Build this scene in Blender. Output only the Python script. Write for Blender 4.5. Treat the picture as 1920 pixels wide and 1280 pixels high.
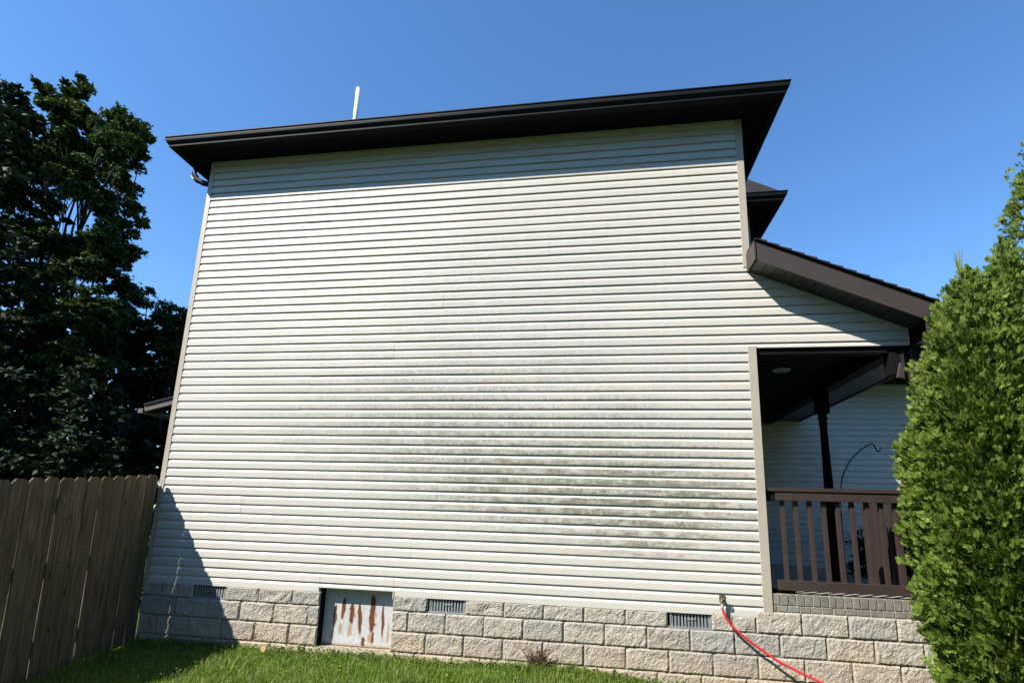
import bpy, math, random
import numpy as np
from mathutils import Vector, Matrix
random.seed(7); rng=np.random.default_rng(7)
R=math.radians
scene=bpy.context.scene
for o in list(bpy.data.objects): bpy.data.objects.remove(o)

# ---------------------------------------------------------------- camera
yaw,pitch,roll=0.15857,0.19988,0.032115
cam_d=bpy.data.cameras.new('camera'); cam=bpy.data.objects.new('camera',cam_d)
scene.collection.objects.link(cam); scene.camera=cam
fw=Vector((-math.sin(yaw)*math.cos(pitch),math.cos(yaw)*math.cos(pitch),math.sin(pitch)))
rt=Vector((math.cos(yaw),math.sin(yaw),0)); up=rt.cross(fw)
r2=rt*math.cos(roll)+up*math.sin(roll); u2=-rt*math.sin(roll)+up*math.cos(roll)
M=Matrix((r2,u2,-fw)).transposed().to_4x4(); M.translation=Vector((5.0594,-5.5747,0.8618)); cam.matrix_world=M
cam_d.sensor_fit='HORIZONTAL'; cam_d.sensor_width=36; cam_d.lens=977.16/1920*36
cam_d.shift_y=130.7/1920; cam_d.clip_start=.05; cam_d.clip_end=2000
scene.render.resolution_x=1024; scene.render.resolution_y=682

# ---------------------------------------------------------------- sky, sun, exposure
SUN=Vector((-1.138,-1.0,1.5)).normalized()
world=bpy.data.worlds.new('World'); scene.world=world; world.use_nodes=True
wn=world.node_tree.nodes; wl=world.node_tree.links
sky=wn.new('ShaderNodeTexSky'); sky.sky_type='NISHITA'; sky.sun_disc=False
sky.sun_elevation=math.asin(SUN.z); sky.sun_rotation=math.atan2(SUN.x,SUN.y)
sky.altitude=200; sky.air_density=1.0; sky.dust_density=0.0; sky.ozone_density=5.0
bg=wn['Background']; bg.inputs['Strength'].default_value=0.120
hs=wn.new('ShaderNodeHueSaturation'); hs.inputs['Saturation'].default_value=1.12
wl.new(sky.outputs[0],hs.inputs['Color']); wl.new(hs.outputs[0],bg.inputs[0])
sd=bpy.data.lights.new('sun','SUN'); sd.energy=5.0; sd.angle=R(.53); sd.color=(1,.955,.88)
so=bpy.data.objects.new('sun',sd); scene.collection.objects.link(so)
so.rotation_euler=SUN.to_track_quat('Z','Y').to_euler(); so.location=(-10,-10,20)
vs=scene.view_settings; vs.view_transform='Standard'; vs.look='None'; vs.exposure=1.08; vs.gamma=1; vs.use_curve_mapping=False

# ---------------------------------------------------------------- helpers
COL=scene.collection
def setp(o,label=None,cat=None,group=None,kind=None):
    if label: o['label']=label
    if cat: o['category']=cat
    if group: o['group']=group
    if kind: o['kind']=kind
    return o
def empty(name,loc=(0,0,0)):
    o=bpy.data.objects.new(name,None); COL.objects.link(o); o.location=loc; o.empty_display_size=.2; return o
def link(name,me,parent=None,loc=(0,0,0),rot=(0,0,0)):
    o=bpy.data.objects.new(name,me); COL.objects.link(o); o.location=loc; o.rotation_euler=rot
    if parent is not None:
        o.parent=parent
        # children are given in world coordinates; every parent is unrotated
        p=parent; off=Vector((0,0,0))
        while p is not None: off+=Vector(p.location); p=p.parent
        o.location=Vector(loc)-off
    return o
def mk(name,verts,faces,mat,smooth=False):
    me=bpy.data.meshes.new(name); me.from_pydata([tuple(map(float,v)) for v in verts],[],faces)
    if mat: me.materials.append(mat)
    me.update()
    if smooth: me.polygons.foreach_set('use_smooth',[True]*len(me.polygons))
    return me
def mk_np(name,V,F,mat):
    """V (n,3); F (m,k) all the same k"""
    me=bpy.data.meshes.new(name); n=len(V); m,k=F.shape
    me.vertices.add(n); me.vertices.foreach_set('co',V.astype(np.float32).ravel())
    me.loops.add(m*k); me.loops.foreach_set('vertex_index',F.astype(np.int32).ravel())
    me.polygons.add(m); me.polygons.foreach_set('loop_start',np.arange(0,m*k,k,dtype=np.int32))
    try: me.polygons.foreach_set('loop_total',np.full(m,k,dtype=np.int32))
    except Exception: pass
    me.materials.append(mat); me.update(calc_edges=True); me.validate(); return me
class MB:
    def __init__(s): s.v=[]; s.f=[]
    def box(s,x0,x1,y0,y1,z0,z1):
        b=len(s.v)
        s.v+=[(x0,y0,z0),(x1,y0,z0),(x1,y1,z0),(x0,y1,z0),(x0,y0,z1),(x1,y0,z1),(x1,y1,z1),(x0,y1,z1)]
        s.f+=[tuple(b+i for i in f) for f in ((0,3,2,1),(4,5,6,7),(0,1,5,4),(1,2,6,5),(2,3,7,6),(3,0,4,7))]; return s
    def hexa(s,pts):
        b=len(s.v); s.v+=list(pts)
        s.f+=[tuple(b+i for i in f) for f in ((0,3,2,1),(4,5,6,7),(0,1,5,4),(1,2,6,5),(2,3,7,6),(3,0,4,7))]; return s
    def tube(s,pts,rad,n=8,cap=True):
        pts=[Vector(p) for p in pts]; rad=rad if isinstance(rad,(list,tuple)) else [rad]*len(pts)
        b=len(s.v); ref=Vector((0,0,1))
        for i,p in enumerate(pts):
            d=(pts[min(i+1,len(pts)-1)]-pts[max(i-1,0)]).normalized()
            a=d.cross(ref)
            if a.length<.05: a=d.cross(Vector((1,0,0)))
            a.normalize(); c=d.cross(a).normalized()
            for k in range(n):
                t=2*math.pi*k/n; s.v.append(tuple(p+(a*math.cos(t)+c*math.sin(t))*rad[i]))
        for i in range(len(pts)-1):
            for k in range(n):
                s.f.append((b+i*n+k,b+i*n+(k+1)%n,b+(i+1)*n+(k+1)%n,b+(i+1)*n+k))
        if cap:
            s.f.append(tuple(b+k for k in range(n))[::-1]); s.f.append(tuple(b+(len(pts)-1)*n+k for k in range(n)))
        return s
    def mesh(s,name,mat,smooth=False): return mk(name,s.v,s.f,mat,smooth)
    def build(s,name,mat,parent=None,bevel=0,smooth=False):
        o=link(name,mk(name,s.v,s.f,mat,smooth))
        if parent is not None:
            o.parent=parent; p=parent; off=Vector((0,0,0))
            while p is not None: off+=Vector(p.location); p=p.parent
            o.location=-off
        if bevel:
            m=o.modifiers.new('bevel','BEVEL'); m.width=bevel; m.segments=2; m.limit_method='ANGLE'
        return o
def bx(name,x0,x1,y0,y1,z0,z1,mat,parent,bevel=0): return MB().box(x0,x1,y0,y1,z0,z1).build(name,mat,parent,bevel)

# ---------------------------------------------------------------- node helpers
class NT:
    def __init__(s,name,rough=.6,spec=.5):
        s.m=bpy.data.materials.new(name); s.m.use_nodes=True; s.t=s.m.node_tree; s.n=s.t.nodes; s.l=s.t.links
        s.b=s.n['Principled BSDF']; s.b.inputs['Roughness'].default_value=rough; s.b.inputs['Specular IOR Level'].default_value=spec
    def _in(s,sock,v):
        if hasattr(v,'is_output') or isinstance(v,bpy.types.NodeSocket): s.l.new(v,sock)
        else: sock.default_value=v
    def math(s,op,a,b=0.,c=0.,clamp=False):
        n=s.n.new('ShaderNodeMath'); n.operation=op; n.use_clamp=clamp
        s._in(n.inputs[0],a); s._in(n.inputs[1],b); s._in(n.inputs[2],c); return n.outputs[0]
    def pos(s): return s.n.new('ShaderNodeNewGeometry').outputs['Position']
    def obj(s): return s.n.new('ShaderNodeTexCoord').outputs['Object']
    def island(s): return s.n.new('ShaderNodeNewGeometry').outputs['Random Per Island']
    def orand(s): return s.n.new('ShaderNodeObjectInfo').outputs['Random']
    def sep(s,v):
        n=s.n.new('ShaderNodeSeparateXYZ'); s.l.new(v,n.inputs[0]); return n.outputs
    def mapv(s,v,scale=(1,1,1),loc=(0,0,0),rot=(0,0,0)):
        n=s.n.new('ShaderNodeMapping'); s.l.new(v,n.inputs[0]); n.inputs['Scale'].default_value=scale
        n.inputs['Location'].default_value=loc; n.inputs['Rotation'].default_value=rot; return n.outputs[0]
    def addv(s,v,f):
        n=s.n.new('ShaderNodeVectorMath'); n.operation='ADD'; s.l.new(v,n.inputs[0]); c=s.n.new('ShaderNodeCombineXYZ')
        for i in range(3): s.l.new(s.math('MULTIPLY',f,37.+11*i),c.inputs[i])
        s.l.new(c.outputs[0],n.inputs[1]); return n.outputs[0]
    def noise(s,v,scale=5,detail=4,rough=.55,dist=0):
        n=s.n.new('ShaderNodeTexNoise'); s.l.new(v,n.inputs['Vector']); n.inputs['Scale'].default_value=scale
        n.inputs['Detail'].default_value=detail; n.inputs['Roughness'].default_value=rough; n.inputs['Distortion'].default_value=dist; return n.outputs['Fac']
    def ramp(s,f,stops,interp='LINEAR'):
        n=s.n.new('ShaderNodeValToRGB'); s.l.new(f,n.inputs[0]); cr=n.color_ramp; cr.interpolation=interp
        while len(cr.elements)<len(stops): cr.elements.new(.5)
        for e,(p,c) in zip(cr.elements,stops):
            e.position=p; e.color=(c[0],c[1],c[2],1) if isinstance(c,(tuple,list)) else (c,c,c,1)
        return n.outputs[0]
    def mix(s,f,a,b,mode='MIX'):
        n=s.n.new('ShaderNodeMix'); n.data_type='RGBA'; n.blend_type=mode
        s._in(n.inputs[0],f)
        for k,v in ((6,a),(7,b)):
            if isinstance(v,(tuple,list)): n.inputs[k].default_value=(v[0],v[1],v[2],1)
            elif isinstance(v,float): n.inputs[k].default_value=(v,v,v,1)
            else: s.l.new(v,n.inputs[k])
        return n.outputs[2]
    def bump(s,h,strength=.3,dist=.01):
        n=s.n.new('ShaderNodeBump'); s.l.new(h,n.inputs['Height']); n.inputs['Strength'].default_value=strength
        n.inputs['Distance'].default_value=dist; s.l.new(n.outputs[0],s.b.inputs['Normal'])
    def col(s,c):
        if isinstance(c,(tuple,list)): s.b.inputs['Base Color'].default_value=(c[0],c[1],c[2],1)
        else: s.l.new(c,s.b.inputs['Base Color'])
        return s
    def rough(s,v): s._in(s.b.inputs['Roughness'],v)
    def attr(s,name):
        n=s.n.new('ShaderNodeAttribute'); n.attribute_name=name; return n.outputs['Fac']

COURSE=0.1016
def siding_mat(name,dirt_shade=True):
    m=NT(name,.42,.35); p=m.pos(); x,y,z=m.sep(p)[0:3]
    grain=m.noise(m.mapv(p,(3,3,60)),3,5,.6)
    broad=m.noise(m.mapv(p,(.6,.6,2.2)),1.3,3)
    base=m.mix(m.ramp(grain,[(.3,.0),(.7,1.)]),(.53,.50,.425),(.575,.545,.47))
    base=m.mix(m.math('MULTIPLY',m.orand(),.5),base,(.48,.46,.40))
    if dirt_shade:
        def blob(cx,cz,rx,rz):
            a=m.math('POWER',m.math('DIVIDE',m.math('SUBTRACT',x,cx),rx),2.); b=m.math('POWER',m.math('DIVIDE',m.math('SUBTRACT',z,cz),rz),2.)
            return m.math('POWER',2.718,m.math('MULTIPLY',m.math('ADD',a,b),-1.))
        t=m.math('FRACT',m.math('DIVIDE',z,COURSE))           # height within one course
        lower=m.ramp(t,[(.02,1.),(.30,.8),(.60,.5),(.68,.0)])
        edge=m.ramp(t,[(.05,1.),(.16,.0)])
        streak=m.noise(m.mapv(p,(2.6,2.6,9.)),1.7,6,.62)
        fine=m.noise(p,70,8,.85); fine2=m.noise(m.mapv(p,(1,1,.8)),30,7,.8)
        # green algae to the lower right
        g=m.math('ADD',blob(5.8,1.05,.85,.36),m.math('MULTIPLY',blob(4.6,1.10,1.4,.38),.9))
        g=m.math('ADD',g,m.math('MULTIPLY',blob(5.6,.62,.5,.16),.55)); g=m.math('ADD',g,m.math('MULTIPLY',blob(4.2,1.5,1.7,.3),.42))
        g=m.math('ADD',g,m.math('MULTIPLY',blob(3.0,1.95,1.7,.45),.34)); g=m.math('ADD',g,m.math('MULTIPLY',blob(3.6,3.3,1.6,.7),.13))
        g=m.math('MULTIPLY',g,m.ramp(streak,[(.36,.10),(.56,1.)])); g=m.math('MULTIPLY',g,m.ramp(fine2,[(.38,.25),(.56,1.)]))
        g=m.math('MULTIPLY',g,m.math('MULTIPLY',lower,m.ramp(fine,[(.3,.5),(.58,1.)])))
        # grey soot over the middle
        s_=m.math('ADD',blob(3.7,2.1,2.4,.95),m.math('MULTIPLY',blob(3.4,4.0,2.2,.8),.42)); s_=m.math('ADD',s_,m.math('MULTIPLY',blob(4.6,1.6,2.2,.7),.5))
        s_=m.math('MULTIPLY',s_,m.ramp(broad,[(.35,.35),(.65,1.)])); s_=m.math('MULTIPLY',s_,m.math('MULTIPLY',lower,m.ramp(fine2,[(.38,.2),(.58,1.)])))
        base=m.mix(m.math('MULTIPLY',s_,1.0,clamp=True),base,(.19,.18,.15))
        base=m.mix(m.math('MULTIPLY',g,1.8,clamp=True),base,(.105,.100,.045))
        # crumbs of mould sitting on the butt edges
        e=m.math('MULTIPLY',edge,m.ramp(m.noise(m.mapv(p,(1,1,.3)),46,4,.7),[(.50,.0),(.56,1.)]))
        e=m.math('MULTIPLY',e,m.math('ADD',m.math('ADD',blob(3.9,2.1,1.9,.5),blob(5.2,1.5,1.5,.5)),blob(5.2,1.05,1.4,.4),clamp=True))
        base=m.mix(m.math('MULTIPLY',e,.85),base,(.04,.04,.022))
        base=m.mix(m.math('MULTIPLY',lower,.34),base,(.27,.26,.25))  # grey tint on each course's lower face: dirt plus painted shading contrast
        run=m.ramp(m.noise(m.mapv(p,(14,14,.25)),1.5,4),[(.45,.0),(.7,1.)])
        base=m.mix(m.math('MULTIPLY',run,.10),base,(.27,.26,.24))
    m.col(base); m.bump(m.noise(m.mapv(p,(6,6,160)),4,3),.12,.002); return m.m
def plain(name,c,rough=.5,var=.12,scale=6,spec=.5,bump=.0,metal=0.):
    m=NT(name,rough,spec); p=m.pos(); n=m.noise(p,scale,5)
    d=tuple(v*(1-var) for v in c); l=tuple(min(1,v*(1+var)) for v in c)
    m.col(m.mix(m.ramp(n,[(.3,.0),(.7,1.)]),d,l)); m.b.inputs['Metallic'].default_value=metal
    if bump: m.bump(m.noise(p,scale*12,4),bump,.003)
    return m.m
MS=siding_mat('vinyl_siding_weathered')
MS2=plain('clean_siding_shade_lifted',(.72,.69,.62),.45,.05,5)  # clean siding copy, albedo raised to brighten walls lying in shade
MTAN=plain('tan_vinyl_trim',(.34,.30,.235),.45,.06,3)
MTRIM=plain('cream_vinyl_trim',(.48,.46,.40),.45,.05,3)
MDARK=plain('dark_brown_aluminium',(.0045,.0042,.0055),.8,.15,4,spec=.12)
MGUT=plain('black_brown_gutter',(.0045,.0045,.0065),.6,.2,3,spec=.15)
MBROWN=plain('brown_painted_trim',(.039,.029,.0235),.5,.1,5,bump=.05)
MRAIL=plain('brown_railing_paint',(.036,.025,.0215),.45,.1,8,bump=.05)
MSOFF=plain('brown_soffit',(.016,.014,.0135),.45,.12,5)
MINK=plain('dark_void',(.01,.01,.01),.9,.1)
MCONC=plain('pale_concrete',(.33,.28,.19),.85,.2,14,bump=.4)
MPORCH=plain('porch_concrete_floor',(.30,.28,.25),.85,.2,8,bump=.3)
MPVC=plain('white_pvc',(.60,.60,.58),.45,.04)
MVENT=plain('galvanised_vent',(.36,.37,.38),.45,.15,20,metal=.6)
MIRON=plain('black_iron',(.012,.012,.012),.5,.1)
MBRASS=plain('aged_brass',(.17,.14,.09),.4,.35,40,metal=.8)
MSTEEL=plain('bright_ferrule',(.6,.58,.53),.3,.1,20,metal=.7)
def stone_mat():
    m=NT('split_face_block',.93,.2); p=m.obj(); q=m.addv(p,m.orand()); w=m.pos(); z=m.sep(w)[2]
    n1=m.noise(q,9,6,.65); n2=m.noise(q,60,5,.7); n3=m.noise(m.mapv(w,(1,1,1.4)),1.6,4)
    c=m.ramp(n1,[(.25,(.28,.25,.205)),(.5,(.40,.365,.305)),(.75,(.48,.445,.38))])
    c=m.mix(m.ramp(m.orand(),[(0,.0),(.5,.0),(1,.7)]),c,(.30,.285,.255)); c=m.mix(m.ramp(m.orand(),[(0,.35),(.3,.0)]),c,(.42,.36,.27))
    c=m.mix(m.ramp(n2,[(.34,.75),(.47,.0)]),c,(.14,.125,.10))
    # red clay splashed up from the ground
    low=m.ramp(m.math('ADD',z,m.math('MULTIPLY',n3,.25)),[(-.45+1.,1.),(-.10+1.,.0)]) if False else m.math('MULTIPLY',m.math('SUBTRACT',-.20,m.math('ADD',z,m.math('MULTIPLY',m.math('SUBTRACT',n3,.5),.8))),3.0,clamp=True)
    c=m.mix(m.math('MULTIPLY',low,.36),c,(.40,.27,.15))
    c=m.mix(m.math('MULTIPLY',m.ramp(n3,[(.5,.0),(.68,1.)]),.3),c,(.26,.255,.24))
    m.col(c); h=m.math('ADD',m.noise(q,26,8,.72),m.math('MULTIPLY',m.noise(q,90,4,.7),.35)); m.bump(h,1.0,.022); return m.m
MSTONE=stone_mat()
def brick_mat():
    m=NT('grey_brown_brick',.9,.2); q=m.addv(m.obj(),m.orand())
    c=m.ramp(m.orand(),[(0,(.105,.092,.075)),(.35,(.145,.133,.115)),(.7,(.125,.108,.088)),(1,(.185,.17,.145))])
    c=m.mix(m.ramp(m.noise(q,22,5,.7),[(.4,.0),(.75,.7)]),c,(.25,.24,.21)); m.col(c)
    m.bump(m.noise(q,90,5,.7),.5,.004); return m.m
MBRICK=brick_mat()
def mortar_mat():
    m=NT('mortar',.95,.1); m.col(m.mix(m.noise(m.pos(),20,4),(.24,.22,.185),(.34,.315,.27))); m.bump(m.noise(m.pos(),120,4),.5,.003); return m.m
MMORT=mortar_mat()
MMORTL=plain('pale_mortar',(.36,.34,.29),.95,.12,25,bump=.3)
def wood_mat():
    m=NT('weathered_fence_wood',.88,.15); r=m.orand(); q=m.addv(m.obj(),r)
    g=m.noise(m.mapv(q,(9,22,1.0)),2.2,7,.68,.6); b=m.noise(m.mapv(q,(3,3,.8)),1.6,4)
    c=m.ramp(g,[(.30,(.026,.018,.011)),(.44,(.098,.072,.045)),(.56,(.170,.130,.086)),(.75,(.25,.202,.142))])
    c=m.mix(m.ramp(b,[(.35,.0),(.7,.65)]),c,(.060,.064,.042))
    c=m.mix(m.math('MULTIPLY',r,.35),c,(.068,.048,.030))
    v=m.n.new('ShaderNodeTexVoronoi'); m.l.new(m.mapv(q,(1,7.5,2.3)),v.inputs['Vector']); v.inputs['Scale'].default_value=1.15
    k=m.ramp(v.outputs['Distance'],[(.06,1.),(.13,.0)]); c=m.mix(m.math('MULTIPLY',k,.8),c,(.010,.007,.005))
    m.col(c); m.bump(g,.6,.004); return m.m
MWOOD=wood_mat()
def shingle_mat():
    m=NT('asphalt_shingle',.95,.15); p=m.pos()
    c=m.mix(m.ramp(m.noise(p,160,3,.8),[(.35,.0),(.65,1.)]),(.010,.010,.011),(.032,.031,.032)); m.col(c); m.bump(m.noise(p,200,3),.5,.003); return m.m
MSHIN=shingle_mat()
def leaf_mat(name,stops,trans=.25,rough=.5):
    m=NT(name,rough,.35); r=m.island(); m.col(m.ramp(r,stops)); p=m.b
    tr=m.n.new('ShaderNodeBsdfTranslucent'); mx=m.n.new('ShaderNodeMixShader'); mx.inputs[0].default_value=trans
    cc=m.ramp(r,[(a,(c[0]*1.5,c[1]*1.6,c[2]*.8)) for a,c in stops]); m.l.new(cc,tr.inputs[0])
    out=m.n['Material Output']; m.l.new(p.outputs[0],mx.inputs[1]); m.l.new(tr.outputs[0],mx.inputs[2]); m.l.new(mx.outputs[0],out.inputs[0]); return m.m
MLEAF=leaf_mat('maple_leaves',[(0,(.012,.026,.006)),(.5,(.027,.050,.010)),(.9,(.050,.078,.016)),(1,(.08,.10,.025))],.18,.7)
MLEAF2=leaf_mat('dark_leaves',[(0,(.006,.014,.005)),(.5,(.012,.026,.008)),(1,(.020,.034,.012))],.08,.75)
MARB=leaf_mat('arborvitae_sprays',[(0,(.026,.055,.006)),(.35,(.062,.112,.010)),(.8,(.112,.165,.014)),(1,(.19,.215,.03))],.14,.75)
MGRASS=leaf_mat('grass_blades',[(0,(.062,.108,.013)),(.45,(.118,.195,.018)),(.85,(.175,.25,.026)),(.96,(.25,.275,.07)),(1,(.36,.30,.14))],.30,.5)
MBARK=plain('bark',(.022,.018,.014),.95,.35,12,bump=.6)
def vary(mat,dry,sc,amt):
    t=mat.node_tree; bs=t.nodes['Principled BSDF']; src=bs.inputs['Base Color'].links[0].from_socket
    m=NT.__new__(NT); m.m=mat; m.t=t; m.n=t.nodes; m.l=t.links; m.b=bs
    f=m.ramp(m.noise(m.pos(),sc,5,.6),[(.48,.0),(.68,amt)]); g=m.ramp(m.noise(m.mapv(m.pos(),(1,1,1),(7,3,0)),sc*2.7,3),[(.5,.0),(.7,.45)])
    c=m.mix(f,src,dry); c=m.mix(g,c,(.035,.085,.02)); m.l.new(c,bs.inputs['Base Color'])
vary(MGRASS,(.21,.205,.06),1.9,.55)
def ground_mat():
    m=NT('lawn_soil',.95,.1); p=m.pos(); n=m.noise(p,2.2,6,.6)
    c=m.ramp(n,[(.3,(.030,.050,.012)),(.55,(.045,.082,.014)),(.8,(.065,.075,.025))]); c=m.mix(m.ramp(m.noise(p,40,4),[(.4,.0),(.7,.6)]),c,(.03,.028,.016)); m.col(c)
    m.bump(m.noise(p,30,5),.6,.03); return m.m
MGROUND=ground_mat()
# ================================================================ GROUND
def gz(x,y):
    """lawn height"""
    xs=[-30,-2,0,.8,2.1,4,5.3,6.3,7.2,8.5,14,60]; zs=[-.9,-.68,-.650,-.635,-.622,-.615,-.635,-.685,-.74,-.80,-.87,-1.0]
    b=np.interp(x,xs,zs); d=np.clip(-np.asarray(y),0,8)
    return b-.055*d+.012*np.sin(3.1*x+1.3*y)+.010*np.sin(5.3*y-2.2*x)
def grid(xs,ys):
    X,Y=np.meshgrid(xs,ys); Z=gz(X,np.minimum(Y,0.0)); V=np.stack([X,Y,Z],-1).reshape(-1,3); n=len(xs); m=len(ys)
    i=np.arange((m-1)*(n-1)); r=i//(n-1); c=i%(n-1); a=r*n+c
    return V,np.stack([a,a+1,a+n+1,a+n],1)
xs=np.concatenate([[-400,-120,-40,-20,-10,-6],np.arange(-4,11,.25),[12,16,25,50,120,400]])
ys=np.concatenate([[-400,-120,-50,-25,-14],np.arange(-9,1.1,.25),[3,8,20,60,150,400]])
V,F=grid(xs,ys); lawn=link('ground',mk_np('ground',V,F,MGROUND)); setp(lawn,kind='structure')

# ================================================================ HOUSE
H=empty('house',(0,0,0)); setp(H,'two-storey house side wall in stained cream vinyl siding on a rock-faced block base','house')
W=6.668
# ---- solid body behind the cladding
wall=MB().box(0.0,W+.07,.010,10,.055,5.44).box(W+.071,8.18,.004,.10,2.70,2.86).build('wall',MINK,H)
# profile of one dutch-lap course: (height in course, outward)
PROF=[(0.0,-.0045),(0.0,.0165),(.030,.0150),(.060,.0142),(.0660,.0125),(.0720,.0080),(.079,.0045),(.090,.0000),(COURSE-.0004,-.0045)]
def siding_panel(parent,mat,z0,nc,x0,x1,zlo=-9,zhi=9,out=0.,y=0.,xend=None,seed=0,wav=1.,name='siding_panel'):
    """nc courses from z0; xend(z) clips the right end; runs along x facing -y"""
    r=random.Random(seed); n=max(2,int((x1-x0)/.42)+1)
    us=[i/(n-1) for i in range(n)]; wy=[r.uniform(-.0007,.0007)*wav for _ in us]; wz=[r.uniform(-.0009,.0009)*wav for _ in us]
    rows=[]
    for k in range(nc):
        for (h,o) in PROF:
            z=z0+k*COURSE+h
            if z<zlo-1e-6 or z>zhi+1e-6:
                continue
            rows.append((z,o))
    if len(rows)<2: return None
    if rows[0][0]>zlo+1e-6 and zlo>z0: rows.insert(0,(zlo,rows[0][1])); rows.insert(0,(zlo,-.004))
    if rows[-1][0]<zhi-1e-6 and zhi<z0+nc*COURSE: rows.append((zhi,rows[-1][1]))
    V=[];Fa=[]
    for (z,o) in rows:
        xe=xend(z) if xend else x1
        for i,u in enumerate(us):
            V.append((x0+(xe-x0)*u, y-o-out-wy[i]*(1 if o>.004 else 0), z+(wz[i] if o>.004 else 0)))
    for a in range(len(rows)-1):
        for i in range(n-1): Fa.append((a*n+i,a*n+i+1,(a+1)*n+i+1,(a+1)*n+i))
    b=len(V)
    # turned end edges so the laps read
    for side in (0,n-1):
        e=[V[a*n+side] for a in range(len(rows))]; bb=len(V)
        V+= [(p[0],y+.0055,p[2]) for p in e]
        for a in range(len(rows)-1): Fa.append((a*n+side,(a+1)*n+side,bb+a+1,bb+a))
    me=mk(name,V,Fa,mat); return link(name,me,parent)
rake=lambda z:6.728+(3.563-z)/.463
rs=random.Random(11)
laps=[1.9,3.8,2.9,4.75,1.2,3.3,5.4,2.3,4.3,5.05,1.55]
for k in range(27):
    z0=2*k*COURSE; nc=2; lo=-9; hi=9; sid=100+k
    if k==26: hi=5.388
    if k==0:
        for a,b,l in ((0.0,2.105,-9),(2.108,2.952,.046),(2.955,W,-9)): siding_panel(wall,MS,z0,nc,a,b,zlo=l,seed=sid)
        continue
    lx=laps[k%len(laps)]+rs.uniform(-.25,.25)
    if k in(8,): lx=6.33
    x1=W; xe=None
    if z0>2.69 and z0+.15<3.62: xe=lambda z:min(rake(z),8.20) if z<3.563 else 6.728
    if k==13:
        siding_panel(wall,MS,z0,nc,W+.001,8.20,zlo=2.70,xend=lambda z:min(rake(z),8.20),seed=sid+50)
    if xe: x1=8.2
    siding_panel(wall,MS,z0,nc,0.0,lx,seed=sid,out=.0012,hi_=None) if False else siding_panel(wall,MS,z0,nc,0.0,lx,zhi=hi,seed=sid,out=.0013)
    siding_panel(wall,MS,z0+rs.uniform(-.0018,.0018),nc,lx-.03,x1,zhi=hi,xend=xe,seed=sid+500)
# trims
bx('corner_post',-.062,.004,-.021,.05,-.035,5.445,MTAN,H,.002)
bx('corner_post',-.062,-.020,.0505,.11,-.035,5.445,MTAN,H,.002)
bx('corner_post',W-.002,W+.075,-.021,.05,3.60,5.445,MTAN,H,.002)
bx('corner_post',W-.006,W+.079,-.0205,.05,-.035,2.700,MTAN,H,.002)
bx('frieze_trim',.005,W-.003,-.019,0.003,5.389,5.447,MTRIM,H,.002)
bx('channel_trim',W+.060,W+.074,-.017,0.003,3.545,3.60,MTRIM,H)
bx('channel_trim',6.755,8.205,-.016,0.003,2.684,2.699,MTRIM,H)
bx('channel_trim',8.190,8.212,-.0165,0.003,2.70,2.872,MTRIM,H)
bx('channel_trim',2.952,2.962,-.022,0.003,-.03,.052,MTRIM,H)
MB().hexa([(6.74,-.016,3.538),(8.195,-.016,2.864),(8.195,.003,2.864),(6.74,.003,3.538),(6.74,-.016,3.550),(8.195,-.016,2.876),(8.195,.003,2.876),(6.74,.003,3.550)]).build('channel_trim',MTRIM,H)
bx('soffit_light_plate',2.42,2.52,-.14,-.06,5.425,5.452,MDARK,H,.004)

# ---- foundation
VX=[(.588,.984),(3.339,3.745),(5.778,6.184)]
fm=MB().box(-.045,2.115,.004,.18,-1.3,-.1445).box(2.1151,2.9699,.13,.18,-1.3,-.003).box(2.97,8.62,.004,.18,-1.3,-.1445)
for a_,b_ in ((-.045,.586),(.986,2.115),(2.97,3.337),(3.747,5.776),(6.186,W+.07)): fm.box(a_,b_,.004,.18,-.1444,-.003)
fm.box(W+.0701,8.62,.004,.18,-.1444,.055)
FO=fm.build('foundation_wall',MMORT,H)
# openings are faced by their own recessed boxes, so the mortar core stands behind them
BW,BH=.4004,.1977
def block_mesh(i,w=BW,h=BH):
    rr=np.random.default_rng(900+i); nx,nz=(26 if w>.3 else 16),13
    u=np.linspace(0,1,nx); v=np.linspace(0,1,nz); U,Vv=np.meshgrid(u,v)
    x=(U-.5)*w; z=(Vv-.5)*h
    d=np.zeros_like(x)
    for s,a in ((7,.010),(14,.007),(30,.0055),(60,.003)):
        for _ in range(7):
            an=rr.uniform(0,np.pi); ph=rr.uniform(0,6.28); f=s*rr.uniform(.7,1.4)
            d+=a/3.2*np.abs(np.sin((x*np.cos(an)+z*np.sin(an))*f*1.6+ph+2.2*np.sin(x*f*.7+ph*2)))
    d+=rr.uniform(-.0022,.0022,d.shape)
    e=np.minimum(np.minimum(U,1-U)*w,np.minimum(Vv,1-Vv)*h); m=np.clip(e/.012,0,1)**.7
    d=np.maximum(d-.016,0)*.95; y=-(.003+d*(.25+.75*m))
    x=x+rr.uniform(-.0025,.0025,x.shape)*(m>.2); z=z+rr.uniform(-.0025,.0025,x.shape)*(m>.2)
    V=np.stack([x,y,z],-1).reshape(-1,3).tolist(); Fa=[]
    for r in range(nz-1):
        for c in range(nx-1): a=r*nx+c; Fa.append((a,a+1,a+nx+1,a+nx))
    b=len(V); ring=[c for c in range(nx)]+[r*nx+nx-1 for r in range(1,nz)]+[(nz-1)*nx+c for c in range(nx-2,-1,-1)]+[r*nx for r in range(nz-2,0,-1)]
    for q in ring: V.append([V[q][0],.085,V[q][2]])
    for i2 in range(len(ring)):
        j=(i2+1)%len(ring); Fa.append((ring[j],ring[i2],b+i2,b+j))
    return mk('stone_block',V,Fa,MSTONE,False)
BM=[block_mesh(i) for i in range(8)]
def smooth_angle(me):
    me.polygons.foreach_set('use_smooth',[False]*len(me.polygons))
half={}
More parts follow.
